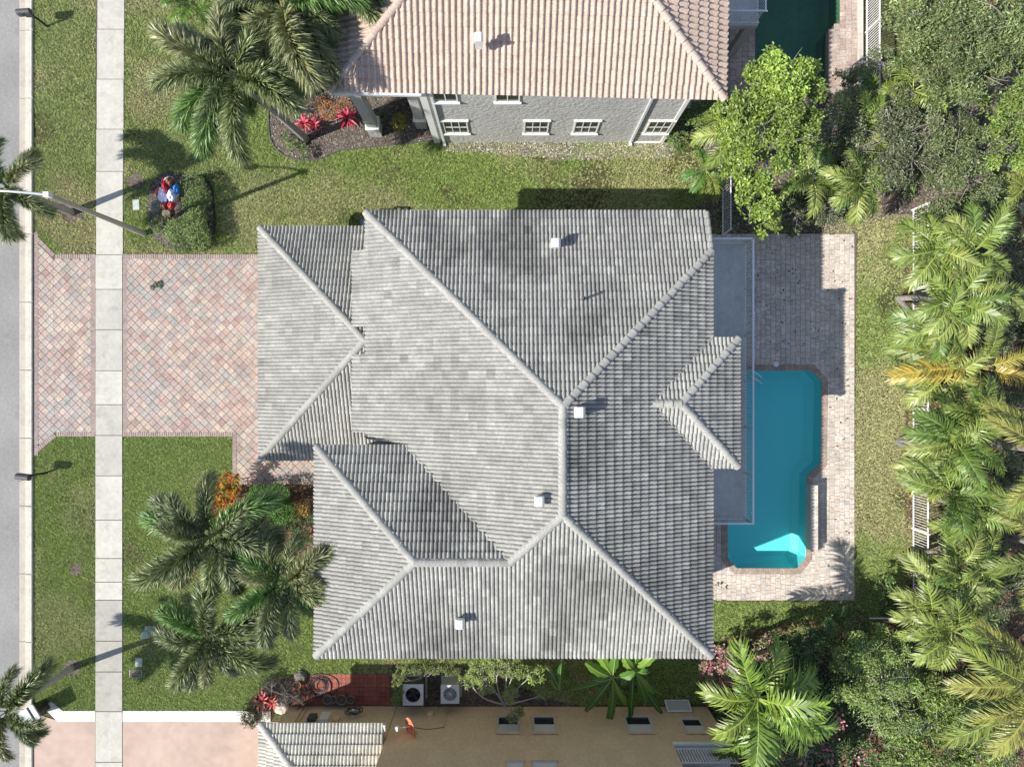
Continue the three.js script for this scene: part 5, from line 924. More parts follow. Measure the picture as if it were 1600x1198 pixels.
tree('dark_shrub', 'glossy dark green shrub right of the pink flowers', 'shrub', G2(1240, 1015), [at(1235, 1015, 1.9, 0.8), at(1262, 1010, 2.1, 0.8), at(1250, 1035, 2.0, 0.8), at(1215, 1005, 1.5, 0.5)], { seed: 452, dens: 240, size: 0.11, cols: deep, r: 0.07, shrub: 1 });
tree('dark_shrub', 'dark green shrub in the shade below the pool deck corner', 'shrub', G2(1320, 960), [at(1318, 955, 1.4, 0.55), at(1340, 985, 1.6, 0.6), at(1285, 985, 1.9, 0.6)], { seed: 453, dens: 200, size: 0.13, cols: deep.concat(mid), r: 0.05, shrub: 1 });
tree('dark_shrub', 'dark leafy shrub at the foot of the lowest fence palm', 'shrub', G2(1388, 925), [at(1380, 915, 1.0, 0.55), at(1402, 935, 1.1, 0.5), at(1385, 945, 0.9, 0.5)], { seed: 456, dens: 220, size: 0.13, cols: deep.concat(mid), r: 0.04, shrub: 1 });
tree('flowering_shrub', 'pink flowering shrub at the lower corner of the grey roof', 'shrub', G2(1128, 1040), [at(1115, 1040, 1.6, 0.6), at(1140, 1020, 1.7, 0.6), at(1150, 1055, 1.7, 0.6), at(1120, 1065, 1.5, 0.45), at(1190, 1010, 1.6, 0.5)], { seed: 454, dens: 190, size: 0.11, cols: [[0.24, 0.27, 0.1], [0.19, 0.24, 0.08], [0.3, 0.3, 0.14]], r: 0.05, shrub: 1, flowers: [55, 0.11, [[0.5, 0.2, 0.23], [0.42, 0.14, 0.18], [0.55, 0.3, 0.3]]] });
tree('flowering_shrub', 'shrub with scattered pink flowers at the bottom edge under the palm', 'shrub', G2(1260, 1160), [at(1170, 1185, 1.4, 0.7), at(1230, 1190, 1.4, 0.8), at(1300, 1175, 1.5, 0.9), at(1290, 1130, 1.3, 0.8), at(1355, 1185, 1.6, 0.9), at(1220, 1130, 1.2, 0.7), at(1160, 1120, 1.2, 0.6)], { seed: 455, dens: 150, size: 0.12, cols: deep.concat(mid), r: 0.05, shrub: 1, flowers: [12, 0.13, [[0.5, 0.2, 0.25], [0.6, 0.16, 0.15]]] });
// side yard of the tan house
tree('clipped_hedge', 'clipped hedge curling round the air conditioners', 'hedge', G2(660, 1055), [[622, 1062], [622, 1077], [625, 1050], [638, 1044], [652, 1042], [666, 1042], [680, 1043], [694, 1044], [708, 1046], [622, 1090]].map(([x, y]) => at(x, y, 0.95, 0.3, 0.55)), { seed: 460, dens: 420, size: 0.07, cols: [[0.2, 0.26, 0.06], [0.16, 0.22, 0.05], [0.25, 0.3, 0.09], [0.12, 0.17, 0.04]], r: 0.03, shrub: 1, shell: 0.7 });
tree('sparse_tree', 'sparse small tree with pale bare branches by the tan house', 'tree', G2(790, 1085), [at(748, 1045, 2.4, 0.6), at(775, 1035, 2.7, 0.6), at(805, 1045, 2.8, 0.65), at(835, 1050, 2.6, 0.5), at(760, 1068, 2.2, 0.45), at(800, 1085, 2.2, 0.4), at(848, 1085, 2.0, 0.35), at(805, 1115, 2.0, 0.4), at(730, 1062, 2, 0.4), at(795, 1020, 2.6, 0.6)], { seed: 461, dens: 230, size: 0.12, cols: [[0.24, 0.31, 0.07], [0.19, 0.26, 0.06], [0.29, 0.35, 0.11]], r: 0.075, twigs: 11, bark: M.twig, shell: 0.3, asp: 0.4 });
// front beds
tree('clipped_bush', 'bright green clipped bush in the bed by the front path', 'bush', G2(425, 790), [at(405, 775, 0.8, 0.6, 0.5), at(432, 776, 0.85, 0.65, 0.5), at(440, 800, 0.85, 0.6, 0.5), at(412, 806, 0.8, 0.65, 0.5), at(425, 825, 0.7, 0.55, 0.45), at(395, 812, 0.7, 0.5, 0.45)], { seed: 470, dens: 420, size: 0.085, lobes: 0, cols: [[0.104, 0.260, 0.033], [0.143, 0.325, 0.046], [0.078, 0.195, 0.026]], r: 0.03, shrub: 1, shell: 0.7 });
tree('croton_bush', 'red orange and yellow croton bush under the front palm', 'bush', G2(352, 778), [at(350, 770, 1.0, 0.6), at(362, 788, 0.95, 0.55), at(343, 795, 0.95, 0.5), at(362, 752, 1.0, 0.45)], { seed: 471, dens: 130, size: 0.2, cols: [[0.55, 0.22, 0.02], [0.5, 0.06, 0.03], [0.5, 0.36, 0.03], [0.2, 0.27, 0.03], [0.6, 0.3, 0.03]], r: 0.03, shrub: 1, asp: 0.3, lobes: 4 });
tree('yellow_shrub', 'small cream and orange spiky shrub by the front wall', 'bush', G2(470, 797), [at(471, 797, 0.6, 0.36)], { seed: 472, dens: 160, size: 0.2, cols: [[0.5, 0.38, 0.14], [0.42, 0.25, 0.06], [0.3, 0.25, 0.08]], r: 0.03, shrub: 1, asp: 0.22, lobes: 0 });
tree('low_shrub', 'dark low shrub between the palm and the front wing', 'bush', G2(478, 835), [at(470, 825, 0.6, 0.5), at(480, 850, 0.6, 0.5), at(450, 815, 0.5, 0.35), at(487, 812, 0.5, 0.35)], { seed: 473, dens: 220, size: 0.1, cols: deep, r: 0.03, shrub: 1 });
tree('hedge_bush', 'lower leafy hedge bush beside the driveway under the lamp', 'bush', G2(290, 355), [at(280, 362, 0.75, 0.7, 0.5), at(302, 354, 0.8, 0.7, 0.5), at(310, 370, 0.75, 0.6, 0.5), at(285, 378, 0.7, 0.6, 0.45), at(252, 352, 0.5, 0.5, 0.35)], { seed: 474, lobes: 0, dens: 360, size: 0.09, cols: mid.concat([[0.22, 0.28, 0.09]]), r: 0.03, shrub: 1 });
tree('hedge_bush', 'upper leafy hedge bush right of the deflated figure', 'bush', G2(295, 310), [at(300, 288, 0.7, 0.6, 0.45), at(310, 308, 0.75, 0.6, 0.45), at(300, 318, 0.7, 0.55, 0.45), at(306, 335, 0.7, 0.55, 0.45)], { seed: 475, lobes: 0, dens: 360, size: 0.09, cols: mid.concat([[0.22, 0.28, 0.09]]), r: 0.03, shrub: 1 });
tree('ball_shrub', 'round green clipped ball shrub in the grey mulch', 'bush', G2(458, 163), [at(457, 160, 0.7, 0.5, 0.5)], { seed: 476, dens: 420, size: 0.08, cols: [[0.12, 0.22, 0.03], [0.16, 0.27, 0.05], [0.09, 0.17, 0.025]], r: 0.03, shrub: 1, shell: 0.8, lobes: 0 });
tree('yellow_shrub', 'round yellow green shrub between the porch columns', 'bush', G2(624, 190), [at(624, 190, 0.5, 0.36, 0.36)], { seed: 477, dens: 300, size: 0.12, cols: [[0.34, 0.3, 0.03], [0.25, 0.24, 0.03], [0.42, 0.36, 0.06], [0.16, 0.17, 0.03]], r: 0.03, shrub: 1, lobes: 0, shell: 0.7 });
tree('orange_groundcover', 'rusty orange groundcover patch in the grey mulch bed', 'bush', G2(512, 175), [at(512, 172, 0.25, 0.5, 0.2), at(500, 160, 0.22, 0.35, 0.2), at(537, 165, 0.25, 0.4, 0.2)], { seed: 478, dens: 320, size: 0.07, cols: [[0.42, 0.16, 0.06], [0.36, 0.13, 0.05], [0.45, 0.2, 0.09], [0.2, 0.2, 0.06]], r: 0.02, shrub: 1, lobes: 0, twigs: 1 });
tree('low_shrub', 'small loose green shrub at the edge of the grey mulch bed', 'bush', G2(462, 232), [at(455, 225, 0.35, 0.35), at(475, 236, 0.35, 0.35), at(448, 214, 0.3, 0.25)], { seed: 479, dens: 230, size: 0.09, cols: mid, r: 0.02, shrub: 1 });
// rosettes: bromeliads and cordylines
function rosette(label, px, py, n, len, cols, seed, name = 'bromeliad') {
  rnd = mulberry(seed); const [x, z] = G2(px, py), t = thing(name, label, 'plant', [x, 0, z]), mats = cols.map(c => std(C(...c), 0.5, { side: THREE.DoubleSide }));
  part('stem', tube([V(x, 0, z), V(x, 0.3, z)], 0.03, 6), M.trunk, t);
  for (let i = 0; i < n; i++) { const a = i * 2.4 + R(-0.2, 0.2), e = lerp(1.25, 0.15, i / n), L = len * R(0.8, 1.15), pos = [], w = len * 0.085, pt = (s, side) => { const r = L * (Math.cos(e) * s + 0.2 * s * s), y = 0.3 + L * (Math.sin(e) * s - 0.45 * s * s), ww = side * w * Math.sin(Math.PI * Math.min(1, 0.15 + s * 0.85)); return [x + Math.cos(a) * r - Math.sin(a) * ww, Math.max(0.04, y) + Math.abs(side) * 0.01, z + Math.sin(a) * r + Math.cos(a) * ww]; }; for (let k = 0; k < 5; k++) { const s0 = k / 5, s1 = (k + 1) / 5; for (const sd of [-1, 1]) pos.push(...pt(s0, 0), ...pt(s0, sd), ...pt(s1, sd), ...pt(s0, 0), ...pt(s1, sd), ...pt(s1, 0)); } const g = new THREE.BufferGeometry(); g.setAttribute('position', new THREE.Float32BufferAttribute(pos, 3)); g.computeVertexNormals(); part('leaf', g, pick(mats), t); }
}
const redC = [[0.5, 0.025, 0.06], [0.42, 0.02, 0.05], [0.6, 0.12, 0.16], [0.3, 0.02, 0.04]];
rosette('large red and pink cordyline beside the porch column', 545, 188, 26, 0.62, redC, 501); rosette('red bromeliad left of the pair in the grey mulch', 478, 197, 20, 0.5, redC, 502); rosette('red bromeliad right of the pair in the grey mulch', 495, 199, 20, 0.5, redC, 503);
rosette('dark red plant under the palm by the pink roof', 471, 122, 18, 0.55, [[0.3, 0.04, 0.05], [0.22, 0.03, 0.04], [0.36, 0.1, 0.08]], 504); rosette('coral red bromeliad in the twiggy corner by the red patio', 414, 1090, 16, 0.55, [[0.6, 0.07, 0.08], [0.55, 0.16, 0.13]], 505); rosette('small coral red bromeliad beside the larger one by the red patio', 429, 1093, 12, 0.42, [[0.6, 0.1, 0.09], [0.5, 0.1, 0.08]], 506);
rosette('green spiky plant at the foot of the porch column', 600, 187, 14, 0.45, [[0.04, 0.09, 0.03], [0.06, 0.12, 0.03]], 507, 'spiky_plant');
tree('twig_pile', 'heap of dead dark twigs and fronds left of the red patio', 'debris', G2(420, 1075), [at(425, 1072, 0.3, 0.6, 0.2), at(450, 1080, 0.3, 0.6, 0.2), at(405, 1100, 0.3, 0.5, 0.25), at(470, 1090, 0.25, 0.5, 0.15)], { seed: 480, dens: 150, size: 0.22, cols: [[0.2, 0.18, 0.16], [0.13, 0.115, 0.1], [0.28, 0.26, 0.23]], r: 0.03, shrub: 1, asp: 0.08, lobes: 0, twigs: 14, bark: M.twig });
tree('grass_clump', 'dark grassy clump by the corner of the white drive border', 'plant', G2(395, 1122), [at(392, 1120, 0.4, 0.5, 0.35), at(400, 1102, 0.35, 0.4, 0.3)], { seed: 481, dens: 260, size: 0.22, cols: [[0.08, 0.1, 0.04], [0.12, 0.13, 0.06], [0.18, 0.18, 0.1]], r: 0.02, shrub: 1, asp: 0.1, lobes: 0 });

// ---------------------------------------------------------------- banana plants
function banana(label, px, py, list, seed) {
  rnd = mulberry(seed); const [x, z] = G2(px, py), t = thing('banana_plant', label, 'banana plant', [x, 0, z], 'banana plants by the tan house'), hh = 1.7;
  part('stem', tube(curve([[x, 0, z], [x + 0.05, 0.9, z - 0.03], [x + 0.08, hh, z - 0.05]], 8), s => 0.13 - 0.06 * s, 10), std(C(0.22, 0.2, 0.1), 0.7), t);
  for (const [tx, ty, th, w0, tone] of list) {
    const w = w0 * 0.78, [ex, , ez] = P(tx, ty, th), A = V(x + 0.08, hh - 0.05, z - 0.05), B = V(ex, th, ez), d = B.clone().sub(A), mid2 = A.clone().addScaledVector(d, 0.5).add(V(R(-0.15, 0.15), 0.42, R(-0.15, 0.15))), cv = new THREE.QuadraticBezierCurve3(A, mid2, B), N = 16, pos = [], side = V(-d.z, R(-0.5, 0.5) * d.length(), d.x).normalize(), L = d.length();
    const prof = s => s < 0.16 ? 0.02 : w * Math.pow(Math.sin(Math.PI * clamp((s - 0.16) / 0.84, 0, 1) * 0.94 + 0.06), 0.55);
    const pt = (s, sd) => { const p = cv.getPoint(s), tw = prof(s) * (1 + 0.12 * Math.sin(s * 23 + tx + sd)); return p.clone().addScaledVector(side, sd * tw).add(V(0, (sd ? -tw * 0.35 : 0), 0)); };
    for (let k = 0; k < N; k++) for (const sd of [-1, 1]) { const s0 = k / N, s1 = (k + 1) / N, tear = rnd() < 0.12 ? 0.6 : 1; const a = pt(s0, 0), b = pt(s0, sd), c = pt(s1, sd), e = pt(s1, 0); if (tear < 1) c.lerp(e, 0.35); pos.push(a.x, a.y, a.z, b.x, b.y, b.z, c.x, c.y, c.z, a.x, a.y, a.z, c.x, c.y, c.z, e.x, e.y, e.z); }
    const g = new THREE.BufferGeometry(); g.setAttribute('position', new THREE.Float32BufferAttribute(pos, 3)); g.computeVertexNormals();
    const lf = part('leaf', g, bananaMats[tone], t); part('midrib', tube(cv.getPoints(12).map(p => p.add(V(0, 0.008, 0))), s => 0.022 - 0.014 * s, 5), bananaRib, lf);
  }
}
const bananaMats = [[0.09, 0.22, 0.03], [0.16, 0.3, 0.035], [0.06, 0.16, 0.025]].map(c => new THREE.MeshPhysicalMaterial({ color: C(...c), roughness: 0.4, transmission: 0.2, thickness: 0, side: THREE.DoubleSide })), bananaRib = std(C(0.35, 0.42, 0.14), 0.5);
banana('left banana plant with long drooping leaves beside the tan house', 947, 1036, [[890, 1078, 1.3, 0.24, 0], [915, 1112, 1.1, 0.24, 2], [950, 1136, 1.0, 0.24, 0], [980, 1102, 1.3, 0.2, 1], [915, 1035, 2.4, 0.3, 1], [930, 1010, 2.7, 0.3, 1], [965, 1005, 2.8, 0.26, 0], [992, 1050, 2.2, 0.24, 0], [925, 1062, 1.6, 0.25, 0]], 521);
banana('right banana plant with upright leaves beside the tan house', 978, 1024, [[1022, 1085, 1.5, 0.24, 1], [1010, 1100, 1.2, 0.24, 0], [1034, 1085, 1.1, 0.24, 2], [1035, 1115, 0.8, 0.22, 2], [985, 1132, 0.9, 0.22, 2], [1025, 1020, 2.6, 0.26, 1], [975, 1025, 2.6, 0.28, 1], [998, 1005, 2.8, 0.28, 0], [970, 1070, 1.8, 0.25, 2], [1015, 1050, 1.7, 0.25, 0]], 522);
banana('small banana plant under the sparse tree by the tan house', 868, 1055, [[878, 1030, 1.6, 0.2, 0], [860, 1062, 1.3, 0.16, 0], [852, 1040, 1.5, 0.18, 2]], 523);

// ---------------------------------------------------------------- palms
function frondGeo({ L, lift, droop, leaf, n, kind, seed, w = 0.034, bare = 0.1 }) {
  rnd = mulberry(seed); const N = 14, pts = [V(0, 0, 0)], dirs = []; let p = V(0, 0, 0);
  const curl = R(-0.25, 0.25);
  for (let i = 0; i < N; i++) { const s = (i + 0.5) / N, a = lift - droop * Math.pow(s, 1.25), b = curl * s, d = V(Math.cos(a) * Math.cos(b), Math.sin(a), Math.cos(a) * Math.sin(b)); dirs.push(d); p = p.clone().addScaledVector(d, L / N); pts.push(p); }
  const pos = [], col = [], put = (v, c) => { pos.push(v.x, v.y, v.z); col.push(c[0], c[1], c[2]); };
  // rachis
  const rg = tube(pts, s => 0.032 * (1 - 0.8 * s), 5).toNonIndexed(), rp = rg.attributes.position; for (let i = 0; i < rp.count; i++) put(V(rp.getX(i), rp.getY(i), rp.getZ(i)), [1.9, 1.7, 1.9]);
  for (let i = 0; i < n; i++) {
    const s = bare + (1 - bare) * (i + rnd()) / n, f = s * N, k = Math.min(N - 1, Math.floor(f)), o = pts[k].clone().lerp(pts[k + 1], f - k), d = dirs[k];
    const sd = V(-d.z, 0, d.x).normalize(), up = sd.clone().cross(d).normalize(); if (up.y < 0) up.negate();
    let ph, fw; const len = leaf * (kind === 'fox' ? 0.4 + 0.62 * Math.pow(Math.sin(Math.PI * clamp(0.06 + s * 0.72, 0, 1)), 0.6) : 0.35 + 0.75 * Math.pow(Math.sin(Math.PI * clamp(0.1 + s * 0.86, 0, 1)), 0.7)) * R(0.82, 1.12);
    if (kind === 'fox') { ph = R(-0.6, Math.PI + 0.6); fw = R(0.2, 0.65) + s * 0.4; } else { ph = (i % 2 ? 0.3 : Math.PI - 0.3) + R(-0.35, 0.35); fw = 0.3 + 0.75 * s + R(-0.15, 0.15); }
    const out = sd.clone().multiplyScalar(Math.cos(ph)).addScaledVector(up, Math.sin(ph) * (kind === 'fox' ? 0.9 : 1)).normalize(), dir = out.multiplyScalar(Math.cos(fw)).addScaledVector(d, Math.sin(fw)).normalize();
    const m = o.clone().addScaledVector(dir, len * 0.5), e = o.clone().addScaledVector(dir, len).add(V(0, -len * (kind === 'fox' ? R(0.12, 0.3) : R(0.2, 0.5)), 0));
    const ws = dir.clone().cross(kind === 'fox' ? V(R(-1, 1), R(-1, 1), R(-1, 1)) : up).normalize().multiplyScalar(w * 0.5), v = R(0.55, 1.5), c = [v * R(0.92, 1.1), v, v * R(0.85, 1.1)];
    const o1 = o.clone().addScaledVector(ws, 0.6), o2 = o.clone().addScaledVector(ws, -0.6), m1 = m.clone().add(ws), m2 = m.clone().sub(ws);
    put(o1, c); put(o2, c); put(m2, c); put(o1, c); put(m2, c); put(m1, c); put(m1, c); put(m2, c); put(e, c);
  }
  const g = new THREE.BufferGeometry(); g.setAttribute('position', new THREE.Float32BufferAttribute(pos, 3)); g.setAttribute('color', new THREE.Float32BufferAttribute(col, 3)); g.computeVertexNormals(); return g;
}
const foxGeos = [[0.75, 1.25], [0.45, 1.3], [0.2, 1.25], [1.15, 1.2], [0.6, 1.5]].map(([lift, droop], i) => frondGeo({ L: 2.6, lift, droop, leaf: 0.62, n: 950, kind: 'fox', seed: 600 + i, w: 0.034, bare: 0.1 }));
const pinGeos = [[0.8, 1.3], [0.45, 1.3], [0.15, 1.2], [1.15, 1.3], [0.6, 1.6]].map(([lift, droop], i) => frondGeo({ L: 2.0, lift, droop, leaf: 0.62, n: 72, kind: 'pin', seed: 620 + i, w: 0.058, bare: 0.16 }));
const cocoGeos = [[0.5, 0.9], [0.2, 0.8], [0.75, 1.1]].map(([lift, droop], i) => frondGeo({ L: 4.0, lift, droop, leaf: 0.9, n: 150, kind: 'pin', seed: 640 + i, w: 0.056, bare: 0.18 }));
const foxMats = frondMats([C(0.21, 0.255, 0.1), C(0.18, 0.225, 0.1), C(0.235, 0.28, 0.12), C(0.15, 0.265, 0.07), C(0.255, 0.275, 0.125)], 0.14);
const pinMats = frondMats([C(0.155, 0.22, 0.045), C(0.2, 0.265, 0.06), C(0.11, 0.18, 0.035), C(0.24, 0.29, 0.075)], 0.06);
const cocoMats = frondMats([C(0.24, 0.29, 0.06), C(0.2, 0.26, 0.06), C(0.3, 0.31, 0.08)], 0.25);
const yellowMats = frondMats([C(0.42, 0.33, 0.06), C(0.36, 0.33, 0.07)], 0.25);
function palm(o) {
  rnd = mulberry(o.seed); const [cx, ch, cz] = P(o.crown[0], o.crown[1], o.h), bases = o.bases || [o.base], b0 = bases[0].length ? G2(...bases[0]) : null;
  const t = thing(o.name || 'foxtail_palm', o.label, 'palm tree', [b0[0], 0, b0[1]], o.group), sh = o.shaft ?? 0.7;
  bases.forEach((b, i) => {
    const [bx, bz] = G2(...b), jx = i ? (i % 2 ? 0.5 : -0.4) : 0, jz = i ? 0.4 * (i - 1.5) : 0, top = V(cx + jx, ch - sh - (i ? 0.4 : 0), cz + jz);
    part('trunk', tube(curve([[bx, 0, bz], [lerp(bx, top.x, 0.4), top.y * 0.45, lerp(bz, top.z, 0.3)], [top.x, top.y, top.z]], 12), s => (o.r || 0.14) * (1.25 - 0.45 * s), 10, 0.6), M.trunk, t);
    part('crownshaft', tube(curve([[top.x, top.y - 0.02, top.z], [top.x, top.y + sh * 0.6, top.z], [top.x, top.y + sh, top.z]], 6), s => (o.r || 0.14) * (0.85 - 0.4 * s), 10), M.shaft, t);
  });
  const geos = o.geos || foxGeos, mats = o.mats || foxMats, list = [];
  if (o.tips) {
    for (const q of o.tips) { const [tx, , tz] = P(q[0], q[1], o.h - 0.4), dx = tx - cx, dz = tz - cz; list.push([Math.atan2(dz, dx), q[2] ?? null, Math.hypot(dx, dz)]); }
    if (!o.geos) for (let i = 0; i < (o.extra ?? 5); i++) { const a = i * 1.2566 + o.seed + R(-0.3, 0.3), u = Math.atan2(Math.sin(a), Math.cos(a)); if (o.gap && u > o.gap[0] && u < o.gap[1]) continue; list.push([a, i % 3 ? 2 : 1, null]); }
  } else { const n = o.n || 11; for (let i = 0; i < n; i++) list.push([i * 2.399 + o.seed + R(-0.25, 0.25), null, null]); }
  list.forEach(([az, v, reach], i) => {
    const k = v ?? (o.tips ? Math.floor(R(0, geos.length)) : i % geos.length), g = geos[k % geos.length]; if (!g.boundingBox) g.computeBoundingBox();
    let s = (o.scale || 1) * R(0.92, 1.08); if (reach) s = clamp(reach / g.boundingBox.max.x, 0.7, 1.45) * (o.scale || 1);
    const m = new THREE.Matrix4().compose(V(cx + Math.cos(az) * 0.04, ch - 0.1, cz + Math.sin(az) * 0.04), new THREE.Quaternion().setFromEuler(new THREE.Euler(R(-0.35, 0.35), -az, 0, 'YXZ')), V(s, s, s));
    piece('frond', g, pick(mats), t, m);
  });
  if (o.twin) for (const [px, py, n] of o.twin) { const [qx, , qz] = P(px, py, o.h - 0.3); for (let i = 0; i < n; i++) { const az = i * 2.399 + px; const s = (o.scale || 1) * R(0.8, 1.05); piece('frond', geos[i % geos.length], pick(mats), t, new THREE.Matrix4().compose(V(qx, ch - 0.4, qz), new THREE.Quaternion().setFromEuler(new THREE.Euler(R(-0.35, 0.35), -az, 0, 'YXZ')), V(s, s, s))); } part('trunk', tube(curve([[b0[0], 0, b0[1]], [lerp(b0[0], qx, 0.5), ch * 0.4, lerp(b0[1], qz, 0.6)], [qx, ch - 0.5, qz]], 10), s => (o.r || 0.14) * (1.2 - 0.5 * s), 8, 0.6), M.trunk, t); }
  if (o.spear) { const [sx, , sz] = P(o.spear[0], o.spear[1], o.h), d = V(sx - cx, 0.9, sz - cz); part('spear_leaf', tube([V(cx, ch, cz), V(cx, ch, cz).addScaledVector(d, 0.5), V(cx, ch, cz).add(d)], s => 0.035 * (1 - 0.8 * s), 6), M.shaft, t); }
  return t;
}
// front yard trio
palm({ seed: 701, label: 'upper foxtail palm of three on the front lawn', crown: [325, 840], h: 6.4, base: [420, 796], bases: [[428, 790]], tips: [[278, 760, 0], [322, 733, 2], [432, 756, 1], [405, 790, 0], [208, 812, 1], [210, 897, 0], [246, 930, 2], [346, 938, 1], [445, 850, 1], [440, 868, 2], [268, 815, 3]], gap: [-1.75, -0.35], spear: [262, 866], group: 'foxtail palms on the front lawn' });
palm({ seed: 702, label: 'lower foxtail palm of three on the front lawn', crown: [331, 993], h: 6.2, bases: [[420, 935]], tips: [[256, 940, 0], [238, 1003, 1], [250, 985, 2], [272, 1066, 0], [376, 1056, 1], [430, 1010, 2], [412, 975, 1], [346, 950, 3], [300, 912, 1], [325, 1055, 0]], spear: [290, 1052], group: 'foxtail palms on the front lawn' });
palm({ seed: 703, label: 'right hand foxtail palm of three, closest to the front wing', crown: [444, 910], h: 6.4, bases: [[498, 862]], tips: [[508, 858, 0], [462, 830, 2], [356, 955, 0], [422, 1010, 0], [470, 1003, 1], [490, 962, 2], [352, 862, 1], [375, 890, 2], [520, 905, 1]], spear: [398, 993], group: 'foxtail palms on the front lawn' });
// palms by the pink roofed house
palm({ seed: 704, label: 'wide foxtail palm spreading over the lawn left of the pink roof', crown: [362, 118], h: 7.2, bases: [[478, 217]], tips: [[264, 50, 0], [335, 6, 1], [252, 137, 0], [318, 205, 1], [298, 228, 2], [378, 225, 1], [352, 215, 2], [468, 196, 0], [472, 138, 1], [410, 40, 2], [285, 100, 2]], scale: 1.1, group: 'foxtail palms by the pink roof house' });
palm({ seed: 705, label: 'foxtail palm with fronds over the pink roof corner', crown: [447, 8], h: 7.2, bases: [[470, 150]], tips: [[355, 12, 0], [447, 118, 1], [505, 160, 0], [540, 45, 1], [585, 25, 0], [400, 85, 2], [505, -40, 1], [420, -60, 0], [525, 120, 2]], scale: 1.05, group: 'foxtail palms by the pink roof house' });
palm({ seed: 706, label: 'small bright palm at the top edge left of the others', name: 'young_palm', crown: [300, 2], h: 3.6, bases: [[345, 48]], n: 9, geos: pinGeos, mats: frondMats([C(0.14, 0.26, 0.03), C(0.11, 0.21, 0.03)], 0.2), scale: 0.62, r: 0.09 });
palm({ seed: 707, label: 'lower dark palm tucked between the two foxtail palms', crown: [415, 72], h: 5.6, bases: [[455, 142]], n: 10, scale: 0.95, group: 'foxtail palms by the pink roof house' });
palm({ seed: 714, label: 'foxtail palm at the top edge beside the pink roof hip', crown: [520, -30], h: 6.8, bases: [[548, 70]], n: 9, group: 'foxtail palms by the pink roof house' });
// street palms at the left edge
palm({ seed: 708, label: 'street palm at the left edge above the driveway', name: 'street_palm', crown: [8, 291], h: 4.2, bases: [[112, 332]], tips: [[92, 262, 0], [62, 228, 2], [96, 335, 1], [60, 330, 2], [22, 395, 0], [-60, 250, 1], [-80, 330, 0], [-20, 210, 1], [10, 380, 2]], scale: 0.95, extra: 1, group: 'street palms' });
palm({ seed: 709, label: 'street palm in the bottom left corner by the bin', name: 'street_palm', crown: [8, 1113], h: 4.1, bases: [[112, 1043]], tips: [[75, 1118, 0], [62, 1150, 1], [50, 1078, 2], [18, 1068, 1], [30, 1185, 0], [-70, 1080, 1], [-60, 1170, 0], [60, 1165, 2], [-10, 1195, 1]], scale: 0.95, extra: 1, group: 'street palms' });
// leaning multi-trunk palms on the back lawn
const fx = 'clumping palms along the white fence', multi = (seed, crown, base, label, twin, h = 4.4) => palm({ seed, name: 'clumping_palm', label, crown, h, bases: [base], n: 11, geos: pinGeos, mats: pinMats, scale: 0.97, r: 0.11, twin, group: fx });
multi(721, [1525, 392], [1440, 395], 'uppermost clumping palm along the white fence', [[1470, 390, 8]]);
multi(722, [1500, 470], [1403, 466], 'clumping palm with forked trunk in the upper lawn strip', [[1475, 505, 9], [1540, 450, 7]]);
multi(723, [1496, 690], [1402, 690], 'clumping palm with forked pale trunk halfway down the fence', [[1470, 720, 7], [1530, 650, 7]]);
multi(724, [1488, 765], [1412, 752], 'clumping palm just below the halfway fork', [[1520, 800, 7]]);
multi(725, [1500, 890], [1405, 868], 'clumping palm with curved trunk at the lower lawn strip', [[1470, 925, 9], [1535, 870, 6]]);
multi(726, [1490, 985], [1430, 950], 'lowest clumping palm along the white fence', [[1455, 960, 7]], 4.8);
multi(727, [1480, 590], [1450, 600], 'sparse low palm behind the fence at centre height', null, 2.6);
// palms in the garden above the deck
const ng = 'feathery palms above the pool deck', feather = (seed, crown, h, n, label, scale = 0.85) => palm({ seed, name: 'feather_palm', label, crown, h, bases: [[800 + (crown[0] - 800) * 0.93, 599 + (crown[1] - 599) * 0.93]], n, geos: pinGeos, mats: pinMats, scale, r: 0.07, group: ng });
feather(731, [1268, 275], 3.4, 10, 'feathery palm tucked under the bright tree on its right'); feather(732, [1345, 285], 3.4, 11, 'feathery palm directly above the deck corner'); feather(733, [1340, 205], 3.2, 9, 'feathery palm in the middle of the twiggy trees'); feather(734, [1150, 205], 3.6, 9, 'feathery palm showing through the left of the bright tree'); feather(735, [1430, 140], 3.4, 8, 'feathery palm below the top right tree'); feather(736, [1375, 145], 3.0, 7, 'feathery palm beside the green pool fence end', 0.75);
palm({ seed: 737, name: 'broad_palm', label: 'low broad leaved palm at the lawn edge under the bright tree', crown: [1105, 265], h: 1.8, bases: [[1112, 272]], tips: [[1055, 285, 1], [1078, 315, 1], [1105, 325, 2], [1075, 230, 0], [1130, 330, 1], [1140, 300, 2]], geos: pinGeos, mats: frondMats([C(0.08, 0.2, 0.04), C(0.2, 0.26, 0.05), C(0.1, 0.22, 0.04)], 0.2), scale: 0.8, r: 0.08 });
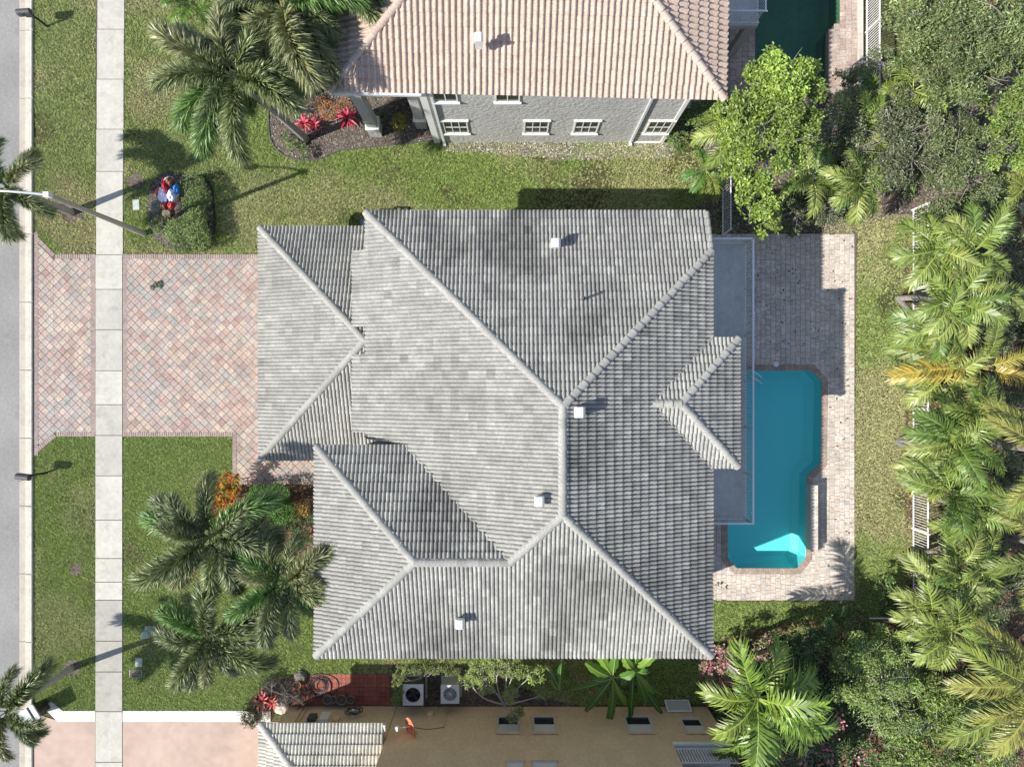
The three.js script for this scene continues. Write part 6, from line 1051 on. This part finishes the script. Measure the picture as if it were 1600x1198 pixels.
// lower right
palm({ seed: 741, name: 'garden_palm', label: 'large feathery palm by the lower right corner of the tan house', crown: [1185, 1092], h: 5.4, bases: [[1120, 1015]], tips: [[1140, 990, 0], [1095, 1088, 1], [1112, 1140, 0], [1135, 1190, 1], [1210, 1200, 1], [1295, 1110, 0], [1300, 1060, 2], [1320, 1190, 1], [1260, 1170, 2], [1180, 1195, 0], [1225, 1010, 2], [1270, 1085, 3], [1150, 1060, 3], [1160, 1150, 2], [1240, 1140, 3]], geos: pinGeos, mats: frondMats([C(0.17, 0.27, 0.035), C(0.14, 0.23, 0.035), C(0.22, 0.3, 0.05)], 0.18), scale: 1.08, r: 0.12 });
palm({ seed: 742, name: 'coconut_palm', label: 'coconut palm with long pale fronds reaching in from the lower right', crown: [1625, 1075], h: 6.5, bases: [[1560, 1015]], tips: [[1465, 1010, 0], [1480, 1060, 1], [1500, 1125, 0], [1540, 960, 1], [1545, 1185, 0], [1470, 1160, 1], [1720, 1000, 0], [1700, 1180, 1], [1640, 930, 2]], geos: cocoGeos, mats: cocoMats, r: 0.17 });
palm({ seed: 743, name: 'coconut_palm', label: 'coconut palm with fan of fronds at the right edge', crown: [1640, 705], h: 6.2, bases: [[1540, 690]], tips: [[1535, 668, 0], [1555, 620, 1], [1580, 800, 0], [1560, 760, 2], [1720, 650, 1], [1700, 790, 1], [1640, 570, 0]], geos: cocoGeos, mats: cocoMats, r: 0.16 });
palm({ seed: 744, name: 'coconut_palm', label: 'coconut palm at the right edge with bright arching frond low down', crown: [1640, 850], h: 5.4, bases: [[1570, 835]], tips: [[1560, 815, 2], [1575, 870, 0], [1600, 930, 1], [1720, 860, 1], [1580, 780, 1]], geos: cocoGeos, mats: cocoMats, r: 0.16 });
palm({ seed: 745, name: 'coconut_palm', label: 'young coconut palm with yellowing fronds across the white fence', crown: [1535, 575], h: 3.2, bases: [[1500, 578]], tips: [[1380, 572, 1], [1385, 518, 1], [1610, 600, 0], [1480, 660, 2], [1600, 540, 0], [1530, 480, 2]], geos: cocoGeos, mats: [...cocoMats, ...yellowMats], scale: 0.95, r: 0.1 });
palm({ seed: 746, name: 'fan_palm', label: 'yellow green spiky palm crown at the right edge above the log', crown: [1605, 292], h: 3.0, bases: [[1590, 300]], n: 12, geos: pinGeos, mats: cocoMats, scale: 0.6, r: 0.1 });
{ // pale fallen trunk at the right edge
  const a = P(1560, 338, 0.6), b = P(1640, 312, 0.9), t = part('fallen_trunk', tube(curve([[a[0], 0.4, a[2]], [lerp(a[0], b[0], 0.5), 0.75, lerp(a[2], b[2], 0.5)], [b[0], 1.0, b[2]]], 10), s => 0.3 - 0.05 * s, 12), std(C(0.62, 0.6, 0.56), 0.85, { map: texBark })); tag(t, 'thick pale trunk lying at the right edge below the trees', 'log');
}
renderer.render(scene, camera);
